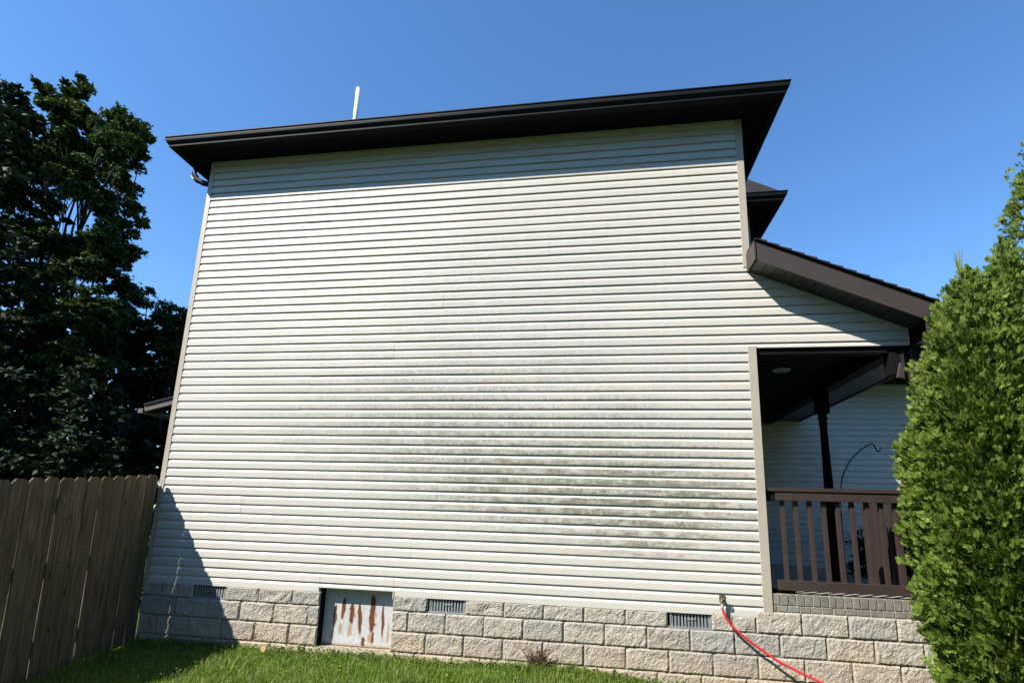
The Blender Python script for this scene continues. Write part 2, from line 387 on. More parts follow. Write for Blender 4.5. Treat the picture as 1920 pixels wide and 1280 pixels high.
def block(x0,x1,z0,z1,depth=0):
    w=x1-x0-.006; h=z1-z0-.0055
    if w<.02: return
    if abs(w-BW)<.004 and abs(h-BH)<.01: me=BM[rs.randrange(8)]; o=link('stone_block',me,FO)
    else:
        o=link('stone_block',block_mesh(rs.randrange(1000),w,h),FO)
    o.location=((x0+x1)/2,rs.uniform(-.004,.003),(z0+z1)/2)
    if rs.random()<.5 and abs(w-BW)<.004: o.rotation_euler=(0,math.pi,0)   # same casting turned upside down
    return o
Z=[.059,-.1442,-.3474,-.5506,-.7538,-.957]
def row(r,start,xa,xb,skip=()):
    """blocks from xa to xb with joints at start+n*.4064"""
    z1=Z[r];z0=Z[r+1]; j=[start+.4064*n for n in range(-24,24)]
    cuts=sorted([xa,xb]+[c for c in j if xa+.03<c<xb-.03])
    for a,b in zip(cuts[:-1],cuts[1:]):
        if any(a<(s0+s1)/2<b for s0,s1 in skip): continue
        if r==0 and b<W+.1 : block(a,b,z0,-.004+.0) if False else block(a,b,z0,z1 if a>W+.05 else .004)
        elif r==0 and a<W+.1<b: block(a,b,z0,.057)
        else: block(a,b,z0,z1)
XE=8.60
row(0,.181,-.052,2.135); row(0,2.9328,2.958,XE)
row(1,.384,-.060,2.135); row(1,3.136,2.958,XE)
row(2,.181,-.050,2.135); row(2,2.9328,2.958,XE)
row(3,.384,-.056,XE,()); row(4,.181,-.05,XE)
# side return of the foundation at the left corner
for r in range(4):
    for k in range(4):
        o=link('stone_block',BM[(r+k*3)%8],FO); o.rotation_euler=(0,0,-math.pi/2); o.location=(-.052,.245+.4064*k+(.2 if r%2 else 0),(Z[r]+Z[r+1])/2)
bx('footing',2.05,3.02,-.055,.03,-.66,-.557,MCONC,H,.006)
bx('footing',5.0,9.2,-.085,.03,-.86,-.742,MCONC,H,.01)

# ---- foundation vents (they replace a block): remove the blocks that stand there
for o in list(FO.children):
    if abs(o.location.z-(-.07))<.02 and any(abs(o.location.x-(a+b)/2)<.12 for a,b in VX): bpy.data.objects.remove(o)
for i,(a,b) in enumerate(VX):
    v=MB().box(a,b,-.004,.03,Z[1]+.001,Z[1]+.016).box(a+.02,a+.032,.0,.03,Z[1]+.0165,-.006).box(b-.012,b,.0,.03,Z[1]+.0165,-.006).build('foundation_vent',MVENT,H)
    bx('vent_void',a+.002,b-.002,.036,.044,Z[1],.0,MINK,v)
    n=12
    for k in range(n):
        x=a+.040+k*(b-a-.062)/(n-1)
        s=MB().hexa([(x-.008,.004,Z[1]+.017),(x+.008,.004,Z[1]+.017),(x+.008,.018,Z[1]+.017),(x-.008,.018,Z[1]+.017),(x-.008,.008,-.012),(x+.008,.008,-.012),(x+.008,.020,-.012),(x-.008,.020,-.012)])
        s.build('vent_slat',MVENT,v)
    bx('vent_slide',a+.18,a+.26,-.002,.0035,-.062,-.052,MVENT,v)

# ---- access door with rust
def door():
    d=MB().box(2.118,2.133,-.002,.118,-.56,.044).box(2.134,2.955,.110,.125,.030,.044).build('access_door',MDARK,H)
    m=NT('rusted_white_sheet',.55,.4); p=m.pos(); r=m.attr('rust'); y_=m.attr('pale')
    n=m.noise(p,38,6,.7); n2=m.noise(m.mapv(p,(1,1,.25)),30,4)
    f=m.math('ADD',r,m.math('MULTIPLY',m.math('SUBTRACT',n,.5),.95)); k=m.ramp(f,[(.30,.0),(.62,1.)]); halo=m.ramp(f,[(-.0,.0),(.32,.85)])
    c=m.mix(m.ramp(n2,[(.3,.0),(.7,1.)]),(.36,.39,.405),(.46,.48,.485))
    f2=m.math('ADD',y_,m.math('MULTIPLY',m.math('SUBTRACT',n,.5),.9))
    c=m.mix(m.ramp(f2,[(.15,.0),(.85,.8)]),c,(.30,.17,.055)); c=m.mix(halo,c,(.36,.20,.10))
    c=m.mix(k,c,m.ramp(n2,[(.3,(.055,.017,.010)),(.7,(.12,.045,.023))])); m.col(c); m.bump(n,.2,.002); m.rough(m.ramp(k,[(0,.5),(1,.9)]))
    X0,X1,Z0,Z1=2.136,2.955,-.552,.030; nx,nz=100,74
    xs=np.linspace(X0,X1,nx); zs=np.linspace(Z0,Z1,nz); X,Zz=np.meshgrid(xs,zs)
    Y=.100+.0012*np.sin(X*9)+.002*np.exp(-((X-2.6)/.2)**2)
    V=np.stack([X,Y,Zz],-1).reshape(-1,3); i=np.arange((nz-1)*(nx-1)); rr=i//(nx-1); cc=i%(nx-1); a=rr*nx+cc
    me=mk_np('door_sheet',V,np.stack([a,a+1,a+nx+1,a+nx],1),m.m)
    def sx(cx): return 2.172+(cx-230)/(1395-230)*.783
    def sz(cy): return .030-(cy-150)/(1110-150)*.582
    st=[(368,430,830,32,0,1),(505,300,690,36,20,1),(655,390,760,44,0,1),(800,390,930,38,-45,1),(1005,240,900,50,0,1.15),(1190,400,960,24,-20,.95),(880,950,1110,34,0,1),(1035,850,1060,26,0,.9),(1040,700,760,60,0,.5)]
    ye=[(480,700,960,36),(640,700,1000,44),(985,870,1060,42),(1295,840,980,28),(340,830,1060,40),(1290,640,1100,18),(700,540,660,30),(1060,500,640,30)]
    R_=np.zeros_like(X); Y_=np.zeros_like(X)
    for cx,a0,a1,w,sl,g in st:
        t=(Zz-sz(a1))/(sz(a0)-sz(a1)); wx=w*.92/1165*.783*(.6+.4*np.sin(np.clip(t,0,1)*3.1))*(1+.10*np.sin(t*9+cx)+.08*np.sin(t*23+cx*2))
        c_=sx(cx)+(t-.5)*sl/1165*.783*-1*-1+.003*np.sin(t*11+cx)
        e=np.clip((t+.06)/.30,0,1)*np.clip((1.04-t)/.12,0,1)
        R_=np.maximum(R_,g*np.clip(1.35-np.abs(X-c_)/wx,0,1)*e)
    for cx,a0,a1,w in ye:
        t=(Zz-sz(a1))/(sz(a0)-sz(a1)); Y_=np.maximum(Y_,np.exp(-((X-sx(cx))/(w/1165*.783))**2)*np.exp(-((t-.5)/.38)**4))
    Y_=np.maximum(Y_,.6*np.exp(-((Zz-Z0)/.035)**2)); R_=np.maximum(R_,.42*np.exp(-((Zz-Z0)/.012)**2))
    for nm,A in (('rust',R_),('pale',Y_)):
        at=me.attributes.new(nm,'FLOAT','POINT'); at.data.foreach_set('value',A.astype(np.float32).ravel())
    s=link('door_sheet',me,d)
door()
# ================================================================ EAVES AND MAIN ROOF
XL,XR,YB=-.330,7.035,10.3      # fascia rectangle
YF=-.300
def ring_part(name,prof,mat,parent,rect,sides='FRL',yb=None,closed=False):
    """sweep a profile of (offset outward, z) along the sides of a rectangle, mitred"""
    x0,x1,y0,y1=rect
    for s in sides:
        V=[];n=len(prof)
        for (o,z) in prof:
            if s=='F': V+=[(x0-o,y0-o,z),(x1+o,y0-o,z)]
            if s=='R': V+=[(x1+o,y0-o,z),(x1+o,y1+o,z)]
            if s=='L': V+=[(x0-o,y1+o,z),(x0-o,y0-o,z)]
            if s=='B': V+=[(x1+o,y1+o,z),(x0-o,y1+o,z)]
        Fa=[(2*i,2*i+1,2*i+3,2*i+2) for i in range(n-1)]
        link(name,mk(name,V,Fa,mat),parent)
GP=[(0.0,5.555),(0.0,5.432),(.070,5.432),(.078,5.440),(.080,5.462),(.092,5.482),(.108,5.500),(.112,5.520),(.112,5.545),(.122,5.550),(.122,5.560),(.112,5.562),(.106,5.556),(.106,5.500),(.070,5.445),(.004,5.445)]
ring_part('gutter',GP,MGUT,H,(XL,XR,YF,YB),'FRLB')
ring_part('fascia',[(-.012,5.446),(-.012,5.438),(-.002,5.438),(-.002,5.600)],MDARK,H,(XL,XR,YF,YB),'FRLB')
# soffit panels: 0.305 m wide, three V grooves each
def soffit_panel(parent,x0,x1,y0,y1,z,mat,axis='x',grooves=3,name='soffit_panel'):
    m=MB(); n=grooves; L=(x1-x0) if axis=='x' else (y1-y0)
    V=[];Fa=[];g=.006
    cuts=[]
    for k in range(n):
        a=k*L/n; b=(k+1)*L/n; cuts+=[(a,z+g),(a+.006,z),(b-.006,z),(b,z+g)]
    for (t,zz) in cuts:
        V+= [(x0+t,y0,zz),(x0+t,y1,zz)] if axis=='x' else [(x0,y0+t,zz),(x1,y0+t,zz)]
    for i in range(len(cuts)-1): Fa.append((2*i,2*i+1,2*i+3,2*i+2))
    return link(name,mk(name,V,Fa,mat),parent)
n=24; xs_=np.linspace(XL,XR,n+1)
for k in range(n): soffit_panel(H,xs_[k]+.001,xs_[k+1]-.001,YF,.002,5.448,MSOFF if False else MDARK,'x')
for k in range(18):
    y0=.006+k*.5; soffit_panel(H,W+.08,XR,y0,y0+.498,5.448,MDARK,'y',5)
    soffit_panel(H,XL,-.064,y0+.1,y0+.598,5.448,MDARK,'y',5)
def hip_roof(parent,rect,z,m,name='roof',thick=.03,mat=MSHIN,ov=.045):
    x0,x1,y0,y1=rect; x0-=ov;x1+=ov;y0-=ov;y1+=ov; w=min(x1-x0,y1-y0)/2; h=w*m
    if (y1-y0)>=(x1-x0): A=((x0+x1)/2,y0+w,z+h); B=((x0+x1)/2,y1-w,z+h)
    else: A=(x0+w,(y0+y1)/2,z+h); B=(x1-w,(y0+y1)/2,z+h)
    c=[(x0,y0,z),(x1,y0,z),(x1,y1,z),(x0,y1,z)]; lo=[(a,b,z-thick) for a,b,_ in c]
    V=c+[A,B]+lo
    if (y1-y0)>=(x1-x0): Fa=[(0,1,4),(1,2,5,4),(2,3,5),(3,0,4,5)]
    else: Fa=[(0,1,5,4),(1,2,5),(2,3,4,5),(3,0,4)]
    Fa+=[(6,7,1,0),(7,8,2,1),(8,9,3,2),(9,6,0,3),(9,8,7,6)]
    return link(name,mk(name,V,Fa,mat),parent)
RF=hip_roof(H,(XL,XR,YF,YB),5.60,.5)
# vent pipe
vp=MB().tube([(1.385,1.0,6.0),(1.385,1.0,7.41)],.0335,20).build('vent_pipe',MPVC,H,smooth=False)
vp.data.polygons.foreach_set('use_smooth',[len(p.vertices)==4 for p in vp.data.polygons])
MB().tube([(1.385,1.0,6.14),(1.385,1.0,6.30),(1.385,1.0,6.31)],[.085,.055,.05],16).build('pipe_boot',MDARK,vp)
# downspout elbow at the left corner
MB().tube([(-.40,.10,5.44),(-.405,.10,5.36),(-.36,.10,5.285),(-.26,.11,5.235),(-.13,.12,5.205),(-.105,.12,5.12),(-.105,.12,-.4)],.038,10).build('downspout',MGUT,H)
MB().tube([(-.437,.085,5.405),(-.445,.085,5.34),(-.40,.08,5.285)],.012,6).build('downspout_seam',MTRIM,H)

# ---- upper bump-out behind the corner
BR=(W,7.683,1.714,4.6)
bw=MB().box(W+.076,7.36,2.03,4.3,2.9,5.44).build('bay_wall',MINK,H)
for k in range(9):
    siding_panel(bw,MS2,3.66+2*k*COURSE,2,W+.08,7.33,y=2.03,seed=40+k,zhi=5.42)
bx('bay_corner_post',7.31,7.385,2.008,2.08,3.4,5.44,MTAN,H)
ring_part('bay_gutter',GP,MGUT,H,BR,'FR'); ring_part('bay_fascia',[(-.012,5.446),(-.002,5.438),(-.002,5.60)],MDARK,H,BR,'FR')
for k in range(4): soffit_panel(H,W+.09+k*.235,W+.09+(k+1)*.235-.002,1.712,2.03,5.4485,MDARK,'x')
for k in range(5): soffit_panel(H,7.386,7.683,2.03+.5*k,2.03+.5*k+.498,5.4485,MDARK,'y',5)
hip_roof(H,(W-.2,7.683,1.714,4.6),5.60,1.35,'bay_roof')

# ================================================================ PORCH
sl=.463; ZT=3.75; XA=6.714; XB=8.66        # rake top line at the front edge
def rz(x,off=0): return ZT-sl*(x-XA)+off
nv=Vector((sl,0,1)).normalized()
def slab(x0,x1,y0,y1,a0,a1,name,mat,parent,lift0=0,lift1=0):
    """slab following the porch roof slope between depths a0<a1 below/above the rake line"""
    return MB().hexa([(x0,y0,rz(x0,a0+lift0)),(x1,y0,rz(x1,a0+lift1)),(x1,y1,rz(x1,a0+lift1)),(x0,y1,rz(x0,a0+lift0)),
                      (x0,y0,rz(x0,a1+lift0)),(x1,y0,rz(x1,a1+lift1)),(x1,y1,rz(x1,a1+lift1)),(x0,y1,rz(x0,a1+lift0))]).build(name,mat,parent)
PR=slab(XA+.003,XB-.01,-.285,4.12,-.19,-.004,'porch_roof',MINK,H)
slab(XA+.016,XB,-.302,-.286,-.168,.002,'rake_fascia',MBROWN,PR)
slab(XA+.016,XB,-.308,-.286,-.212,-.1685,'rake_molding',MBROWN,PR)
MB().box(XA-.012,XA+.0025,-.303,-.0,3.545,3.745).build('rake_end_fascia',MBROWN,PR)
slab(XA-.006,XB+.02,-.318,-.284,.0025,.014,'drip_edge',MDARK,PR)
# shingle courses up the slope, each butt proud of the one below
nS=17; dx=(XB+.03-(XA-.0))/nS
for k in range(nS):
    x0=XA-.004+k*dx; x1=x0+dx
    MB().hexa([(x0,-.330,rz(x0,.015)),(x1,-.330,rz(x1,.015)),(x1,4.14,rz(x1,.015)),(x0,4.14,rz(x0,.015)),
               (x0,-.330,rz(x0,.024)),(x1,-.330,rz(x1,.040)),(x1,4.14,rz(x1,.040)),(x0,4.14,rz(x0,.024))]).build('shingle_course',MSHIN,PR)
# sloped soffit under the rake, one ribbed piece per board
nb=20; db=(8.60-6.73)/nb
for k in range(nb):
    x0=6.735+k*db; x1=x0+db-.006
    MB().hexa([(x0,-.284,rz(x0,-.198)),(x1,-.284,rz(x1,-.198)),(x1,-.002 if x1<8.2 else 4.0,rz(x1,-.198)),(x0,-.002 if x1<8.2 else 4.0,rz(x0,-.198)),
               (x0,-.284,rz(x0,-.1905)),(x1,-.284,rz(x1,-.1905)),(x1,-.002,rz(x1,-.1905)),(x0,-.002,rz(x0,-.1905))]).build('soffit_board',MSOFF,PR)
# eave box, gutter and flat soffit on the right
bx('eave_fascia',8.62,8.64,-.27,4.1,2.655,2.84,MBROWN,PR)
for k in range(13): soffit_panel(PR,8.175,8.618,.145+k*.305,.145+(k+1)*.305-.002,2.672,MSOFF,'y',3)
bx('return_box',8.215,8.618,-.282,.144,2.655,2.668,MSOFF,PR)
bx('eave_return',8.215,8.618,-.287,-.2845,2.655,2.85,MBROWN,PR)
# beams, ceiling, posts
bx('front_beam',6.757,8.17,.012,.13,2.618,2.683,MDARK,H)
bx('side_beam',8.03,8.17,.131,4.12,2.618,2.74,MDARK,H)
for k in range(13): soffit_panel(H,W+.08,8.028,.132+k*.305,.132+(k+1)*.305-.002,2.742,MDARK,'y',3,'ceiling_board')
bx('porch_side_wall',W+.071,W+.077,.131,4.14,.22,2.74,MS2,H)
cl=MB().tube([(7.345,1.04,2.741),(7.345,1.04,2.728)],[.10,.095],28).build('recessed_light',plain('light_trim',(.5,.5,.48),.4),H)
MB().tube([(7.345,1.04,2.7275),(7.345,1.04,2.7255)],[.062,.060],24).build('light_lens',plain('unlit_lens',(.22,.21,.19),.3),cl)
def turned(name,x,y,z0,z1,parent,mat,h=.07):
    """porch post: square base and cap blocks with a turned shaft"""
    p=empty(name,(x,y,z0)); p.parent=parent; bx('post_base',x-h,x+h,y-h,y+h,z0,z0+.95,mat,p,.006); bx('post_cap',x-h,x+h,y-h,y+h,z1-.30,z1,mat,p,.006)
    zs=[z0+.951,z0+.965,z0+.98,z0+1.0,z0+1.03,z0+1.06,z0+1.15,(z0+z1)/2+.25,z1-.47,z1-.43,z1-.41,z1-.38,z1-.36,z1-.33,z1-.315,z1-.301]
    rr=[h*.98,h*.9,h*.7,h*.86,h*.86,h*.66,h*.78,h*.70,h*.60,h*.8,h*.6,h*.84,h*.84,h*.62,h*.9,h*.97]
    t=MB().tube([(x,y,z) for z in zs],rr,20); t.build('turned_shaft',mat,p,smooth=True); return p
turned('porch_post',8.02,1.66,.21,2.617,H,MDARK)
bx('corner_porch_post',8.22,8.35,.0,.13,.235,2.654,MBROWN,H,.005)
bx('beam_end_block',8.025,8.115,-.001,.13,2.385,2.617,MDARK,H,.004)
MB().hexa([(8.050,-.03,2.345),(8.125,-.03,2.33),(8.125,-.004,2.33),(8.050,-.004,2.345),(8.092,-.03,2.50),(8.12,-.03,2.49),(8.12,-.004,2.49),(8.092,-.004,2.50)]).build('post_bracket',MBROWN,H,.006)
bx('porch_floor',W+.08,8.62,.153,4.14,-.6,.2205,MPORCH,H)
# brick cap
BC=MB().box(W+.083,8.60,.0,.20,.0555,.118).box(W+.083,8.60,.003,.20,.1185,.2195).build('brick_cap',MMORTL,H)
def brick(x0,x1,z0,z1,y0=-.008,y1=.15):
    o=MB().box(-(x1-x0)/2,(x1-x0)/2,0,y1-y0,-(z1-z0)/2,(z1-z0)/2).build('brick',MBRICK)
    o.parent=BC; o.location=((x0+x1)/2,y0+rs.uniform(-.0025,.0025),(z0+z1)/2); o.rotation_euler=(0,rs.uniform(-.006,.006),rs.uniform(-.004,.004))
    m=o.modifiers.new('bevel','BEVEL'); m.width=.003; m.segments=1
cap=[6.756,6.823,6.894,6.964,7.038,7.109,7.178,7.252,7.314,7.383,7.455,7.52,7.595,7.667,7.738,7.805,7.879,7.946,8.012]
while cap[-1]<8.55: cap.append(cap[-1]+.0697)
for a,b in zip(cap[:-1],cap[1:]): brick(a+.005,b-.005,.124,.2225)
cp=[6.756,6.788,6.884,6.991,7.087,7.186,7.284,7.388,7.485,7.599,7.705,7.807,7.908]
while cp[-1]<8.5: cp.append(cp[-1]+.1016)
for a,b in zip(cp[:-1],cp[1:]): brick(a+.004,b-.004,.063,.1165,y1=.10)
# railing
RL=empty('porch_railing',(6.8,.05,.24)); RL.parent=H
def rb(name,*a,bevel=.003,mat=None,par=RL): return bx(name,*a,mat or MRAIL,par,bevel)
rb('top_rail',6.85,8.20,.018,.045,1.108,1.196); rb('rail_cap',6.760,8.20,.006,.13,1.1965,1.232)
rb('rail_bracket',6.762,6.85,.03,.075,1.10,1.196,mat=MDARK)
rb('bottom_rail',6.822,8.20,.018,.055,.254,.348); rb('rail_sleeper',6.762,6.99,.06,.12,.2235,.262,mat=MDARK)
bals=[6.922,7.046,7.177,7.304,7.432,7.560,7.694,7.820,7.947,8.075]
first=None
for x in bals:
    if first is None: first=rb('baluster',x-.019,x+.019,.056,.094,.262,1.1965,bevel=.002)
    else:
        o=first.copy(); COL.objects.link(o); o.parent=RL; o.location=first.location+Vector((x-bals[0],0,0))
SR=empty('side_railing',(8.09,.2,.24)); SR.parent=H
rb('top_rail',8.07,8.12,.135,.779,1.12,1.20,par=SR); rb('rail_cap',8.03,8.165,.135,.779,1.201,1.236,par=SR)
rb('bottom_rail',8.075,8.115,.135,.779,.27,.35,par=SR)
first=None
for k in range(4):
    y=.25+k*.135
    if first is None: first=rb('baluster',8.030,8.069,y-.019,y+.019,.25,1.2,bevel=.002,par=SR); fy=y
    else:
        o=first.copy(); COL.objects.link(o); o.parent=SR; o.location=first.location+Vector((0,y-fy,0))
rb('newel_post',8.02,8.13,.78,.89,.2215,1.25,par=SR)

# ---- rear wing that faces the camera across the porch
RW=MB().box(W+.08,13.6,4.156,4.3,-1.1,3.40).box(13.4,13.6,4.31,10,-1.1,3.40).build('rear_wing_wall',MINK,H)
for k in range(16):
    z0=.19+2*k*COURSE; lx=10.2+[0,.9,-1.1,.4,-.6,1.5][k%6]
    siding_panel(RW,MS2,z0,2,W+.09,lx,y=4.152,seed=700+k,out=.001,zhi=3.33); siding_panel(RW,MS2,z0,2,lx-.03,13.5,y=4.152,seed=800+k,zhi=3.33)
bx('rear_wing_frieze',W+.09,13.55,4.128,4.151,3.335,3.42,MBROWN,H)
bx('rear_wing_shade_fascia',8.7,14.0,3.38,3.40,3.41,3.60,MBROWN,H); bx('rear_wing_shade_soffit',8.7,14.0,3.401,4.3,3.421,3.431,MSOFF,H)  # unseen overhang, widened to keep sunlight off the rear wall
bx('rear_wing_base',W+.09,13.55,4.135,4.17,-1.1,.188,MSTONE,H)
MB().hexa([(8.66,3.34,3.60),(14.05,3.34,3.60),(14.05,10.2,3.6),(8.66,10.2,3.6),(8.66,5.9,4.5),(14.05,5.9,4.5),(14.05,7.9,4.5),(8.66,7.9,4.5)]).build('rear_wing_roof',MSHIN,H)

# ---- faucet
FA=MB().box(6.262,6.318,-.022,-.014,.125,.185).tube([(6.29,-.014,.158),(6.282,-.058,.154),(6.275,-.07,.135),(6.273,-.072,.112)],[.016,.016,.017,.015],10).build('faucet',MBRASS,H,.002)
MB().tube([(6.282,-.050,.158),(6.285,-.085,.172)],.006,8).build('valve_stem',MBRASS,FA)
hv=MB()
for k in range(6):
    a=k*math.pi/3; c=Vector((6.286,-.087,.173)); u=Vector((1,0,.0)); w_=Vector((0,.3,.95)).normalized()
    hv.tube([c+(u*math.cos(a)+w_*math.sin(a))*.024, c+(u*math.cos(a+1.047)+w_*math.sin(a+1.047))*.024],.005,6)
    hv.tube([c,c+(u*math.cos(a)+w_*math.sin(a))*.024],.0035,5)
hv.build('valve_handle',MBRASS,FA)
bx('pipe_clip',6.198,6.214,-.018,-.012,.005,.020,MTAN,H)
# ================================================================ HOSE
def bez(P,n=14):
    out=[];P=[Vector(p) for p in P]
    for i in range(len(P)-1):
        p0=P[max(i-1,0)];p1=P[i];p2=P[i+1];p3=P[min(i+2,len(P)-1)]
        for k in range(n):
            t=k/n; out.append(.5*((2*p1)+(-p0+p2)*t+(2*p0-5*p1+4*p2-p3)*t*t+(-p0+3*p1-3*p2+p3)*t**3))
    out.append(P[-1]); return out
hp=bez([(6.273,-.073,.088),(6.277,-.076,.06),(6.290,-.077,.023),(6.352,-.079,-.078),(6.479,-.084,-.188),(6.612,-.094,-.279),(6.739,-.112,-.358),(6.902,-.15,-.431),(7.061,-.2,-.490),(7.35,-.36,-.60),(7.75,-.75,-.775),(8.0,-1.5,-.83),(7.7,-2.6,-.90),(6.9,-3.4,-.93)],8)
mh=NT('red_rubber_hose',.38,.5); mh.col(mh.mix(mh.ramp(mh.noise(mh.mapv(mh.pos(),(1,1,1)),45,4),[(.4,.0),(.75,.5)]),(.55,.016,.028),(.42,.02,.03)))
HO=MB().tube(hp,.0112,12).build('garden_hose',mh.m,smooth=True); setp(HO,'red rubber garden hose running from the wall faucet down over the stone base','hose')
MB().tube([(6.273,-.0725,.118),(6.273,-.073,.086),(6.276,-.0755,.066)],[.0165,.0165,.0135],12).build('hose_coupling',MSTEEL,HO)

# ================================================================ FENCE
FE=empty('wooden_fence',(-.03,0,-.65)); setp(FE,'weathered wooden dog-eared privacy fence meeting the left corner of the house','fence')
def ftop(y): return 1.226+.105*y
def picket(y1,w,dz,dx,tilt,seed):
    r=random.Random(seed); L=1.86+r.uniform(-.02,.02); t=.017; c=.034; ze=ftop(y1-w/2)+dz
    # outline in (y,z); dog-ear corners
    o=[(-w/2,-L),(w/2,-L+r.uniform(-.01,.01)),(w/2+r.uniform(-.002,.002),-L*.5),(w/2,-c),(w/2-.030,0),(-w/2+.030,0),(-w/2,-c),(-w/2+r.uniform(-.002,.002),-L*.5)]
    V=[(0,a,b) for a,b in o]+[(-t,a,b) for a,b in o]; n=len(o)
    Fa=[tuple(range(n)),tuple(range(2*n-1,n-1,-1))]+[(i,i+n,(i+1)%n+n,(i+1)%n) for i in range(n)]
    ob=link('picket',mk('picket',V,Fa,MWOOD)); ob.parent=FE; ob.location=(dx+.0,y1-w/2,ze+.65); ob.rotation_euler=(tilt,r.uniform(-.004,.004),r.uniform(-.02,.02))
    b=ob.modifiers.new('bevel','BEVEL'); b.width=.0022; b.segments=1
rf=random.Random(5); y=-.085; gaps=[.001,.006,.001,.001,.006,.001,.001,.007,.001,.001,.002,.007]+[.002]*60
for k in range(44):
    w=.1395+rf.uniform(-.002,.002); picket(y,w,rf.uniform(-.006,.006),rf.uniform(-.003,.003),rf.uniform(-.0035,.0035)+.024,300+k); y-=w+gaps[k]
for z in (-.35,.35,.95):
    m=MB(); 
    for j in range(3):
        a=-.06-j*2.05; b=a-2.04
        r=MB().hexa([(-.048-.04,b,z+.105*b),(-.048,b,z+.105*b),(-.048,a,z+.105*a),(-.048-.04,a,z+.105*a),(-.048-.04,b,z+.09+.105*b),(-.048,b,z+.09+.105*b),(-.048,a,z+.09+.105*a),(-.048-.04,a,z+.09+.105*a)]).build('rail',MWOOD,FE)
for j in range(4):
    yy=-.12-j*2.05; bx('post',-.18,-.089,yy-.045,yy+.045,-1.1,ftop(yy)-.04,MWOOD,FE,.004)

# ================================================================ GRASS
def blades(n,x0,x1,y0,y1,h0,h1,w,seed,clump=0):
    r=np.random.default_rng(seed); x=r.uniform(x0,x1,n); y=r.uniform(y0,y1,n)
    if clump:
        cx=r.uniform(x0,x1,clump); cy=r.uniform(y0,y1,clump); i=r.integers(0,clump,n//2); x[:n//2]=cx[i]+r.normal(0,.05,n//2); y[:n//2]=cy[i]+r.normal(0,.05,n//2)
    y=np.minimum(y,-.012)
    z=gz(x,y)-.01; a=r.uniform(0,2*np.pi,n); lean=r.uniform(.05,.75,n)**1.2; h=r.uniform(h0,h1,n)*(1+.35*np.sin(x*2.3)*np.sin(y*3.7+x)); wd=w*r.uniform(.6,1.25,n)
    dx,dy=np.cos(a),np.sin(a); px,py=-dy,dx
    def pt(t,s):
        l=lean*h*t**1.8; zz=h*t*(1-.35*lean*t)
        return np.stack([x+dx*l+px*s,y+dy*l+py*s,z+zz],-1)
    P=np.stack([pt(0,-wd/2),pt(0,wd/2),pt(.55,-wd*.4),pt(.55,wd*.4),pt(1.,0*wd)],1)   # n,5,3
    b=(np.arange(n)*5)[:,None]; F=np.concatenate([b+[0,1,3],b+[0,3,2],b+[2,3,4]],0)
    return P.reshape(-1,3),F
def joined(sets):
    Vs=[];Fs=[];o=0
    for V,F in sets: Vs.append(V);Fs.append(F+o);o+=len(V)
    return np.concatenate(Vs),np.concatenate(Fs)
S=[blades(75000,-.4,8.2,-1.35,0,.030,.085,.0052,1,900),blades(9000,-.4,8.2,-.10,0,.03,.085,.006,2,160),blades(1500,-.4,8.2,-1.2,0,.09,.15,.006,9,70),blades(30000,-1.5,9.5,-3.6,-1.35,.035,.09,.007,3,700),blades(10000,-4,12,-9,-3.6,.04,.10,.014,4,500),blades(5000,-1.6,-.1,-1.8,.2,.05,.14,.007,5,60)]
V,F=joined(S); g=link('grass',mk_np('grass',V,F,MGRASS)); setp(g,'green lawn grass growing along the stone base of the house','grass',kind='stuff')
# small broad-leaved weeds against the wall and in the lawn
def weeds(n,seed):
    r=np.random.default_rng(seed); x=r.uniform(0,7.6,n); y=-np.abs(r.normal(0,.06,n))-.02; k=n//2; y[k:]=r.uniform(-1.3,0,n-k)
    z=gz(x,y)+r.uniform(.02,.075,n); a=r.uniform(0,6.28,n); s=r.uniform(.008,.019,n); t=r.uniform(-.5,.9,n)
    dx,dy=np.cos(a),np.sin(a)
    P=np.stack([np.stack([x,y,z],-1),np.stack([x+dx*s-dy*s*.6,y+dy*s+dx*s*.6,z+s*t*.6],-1),np.stack([x+dx*s*2,y+dy*s*2,z+s*t],-1),np.stack([x+dx*s+dy*s*.6,y+dy*s-dx*s*.6,z+s*t*.6],-1)],1)
    b=(np.arange(n)*4)[:,None]; return P.reshape(-1,3),np.concatenate([b+[0,1,2],b+[0,2,3]],0)
V,F=weeds(4200,8); g=link('lawn_weeds',mk_np('lawn_weeds',V,F,MGRASS)); setp(g,'small broad-leaved weeds scattered through the lawn by the stone base','weeds',kind='stuff')
# dead brown weed at the foot of the wall, dry leaves
dw=MB(); rw=random.Random(3)
for k in range(60):
    a=rw.uniform(-1.3,1.3); b=rw.uniform(-.5,.2); L=rw.uniform(.08,.24); p=Vector((4.50+rw.uniform(-.05,.05),-.06,-.60)); d=Vector((math.sin(a)*.55,b*.3-.06,1)).normalized()
    dw.tube([p,p+d*L*.6,p+d*L+Vector((rw.uniform(-.03,.03),-.01,-.01))],[.005,.004,.0015],4)
    for q in range(3):
        c=p+d*L*rw.uniform(.4,1); e=Vector((rw.uniform(-1,1),rw.uniform(-1,0),rw.uniform(-.6,.6))).normalized()*.022; f=e.cross(Vector((.2,.9,.3))).normalized()*.008
        bb=len(dw.v); dw.v+=[tuple(c),tuple(c+e*.5+f),tuple(c+e),tuple(c+e*.5-f)]; dw.f.append((bb,bb+1,bb+2,bb+3))
o=dw.build('dead_weed',plain('dry_brown_stalks',(.11,.065,.035),.9,.35,40)); setp(o,'dry brown dead weed against the stone base in the middle of the wall','weed')
dl=MB(); c=Vector((1.63,-.22,-.560))
dl.v+=[tuple(c),tuple(c+Vector((.035,.0,.035))),tuple(c+Vector((.07,-.012,.01))),tuple(c+Vector((.05,-.01,-.03))),tuple(c+Vector((.015,-.005,-.03)))]; dl.f+=[(0,1,2,3,4)]
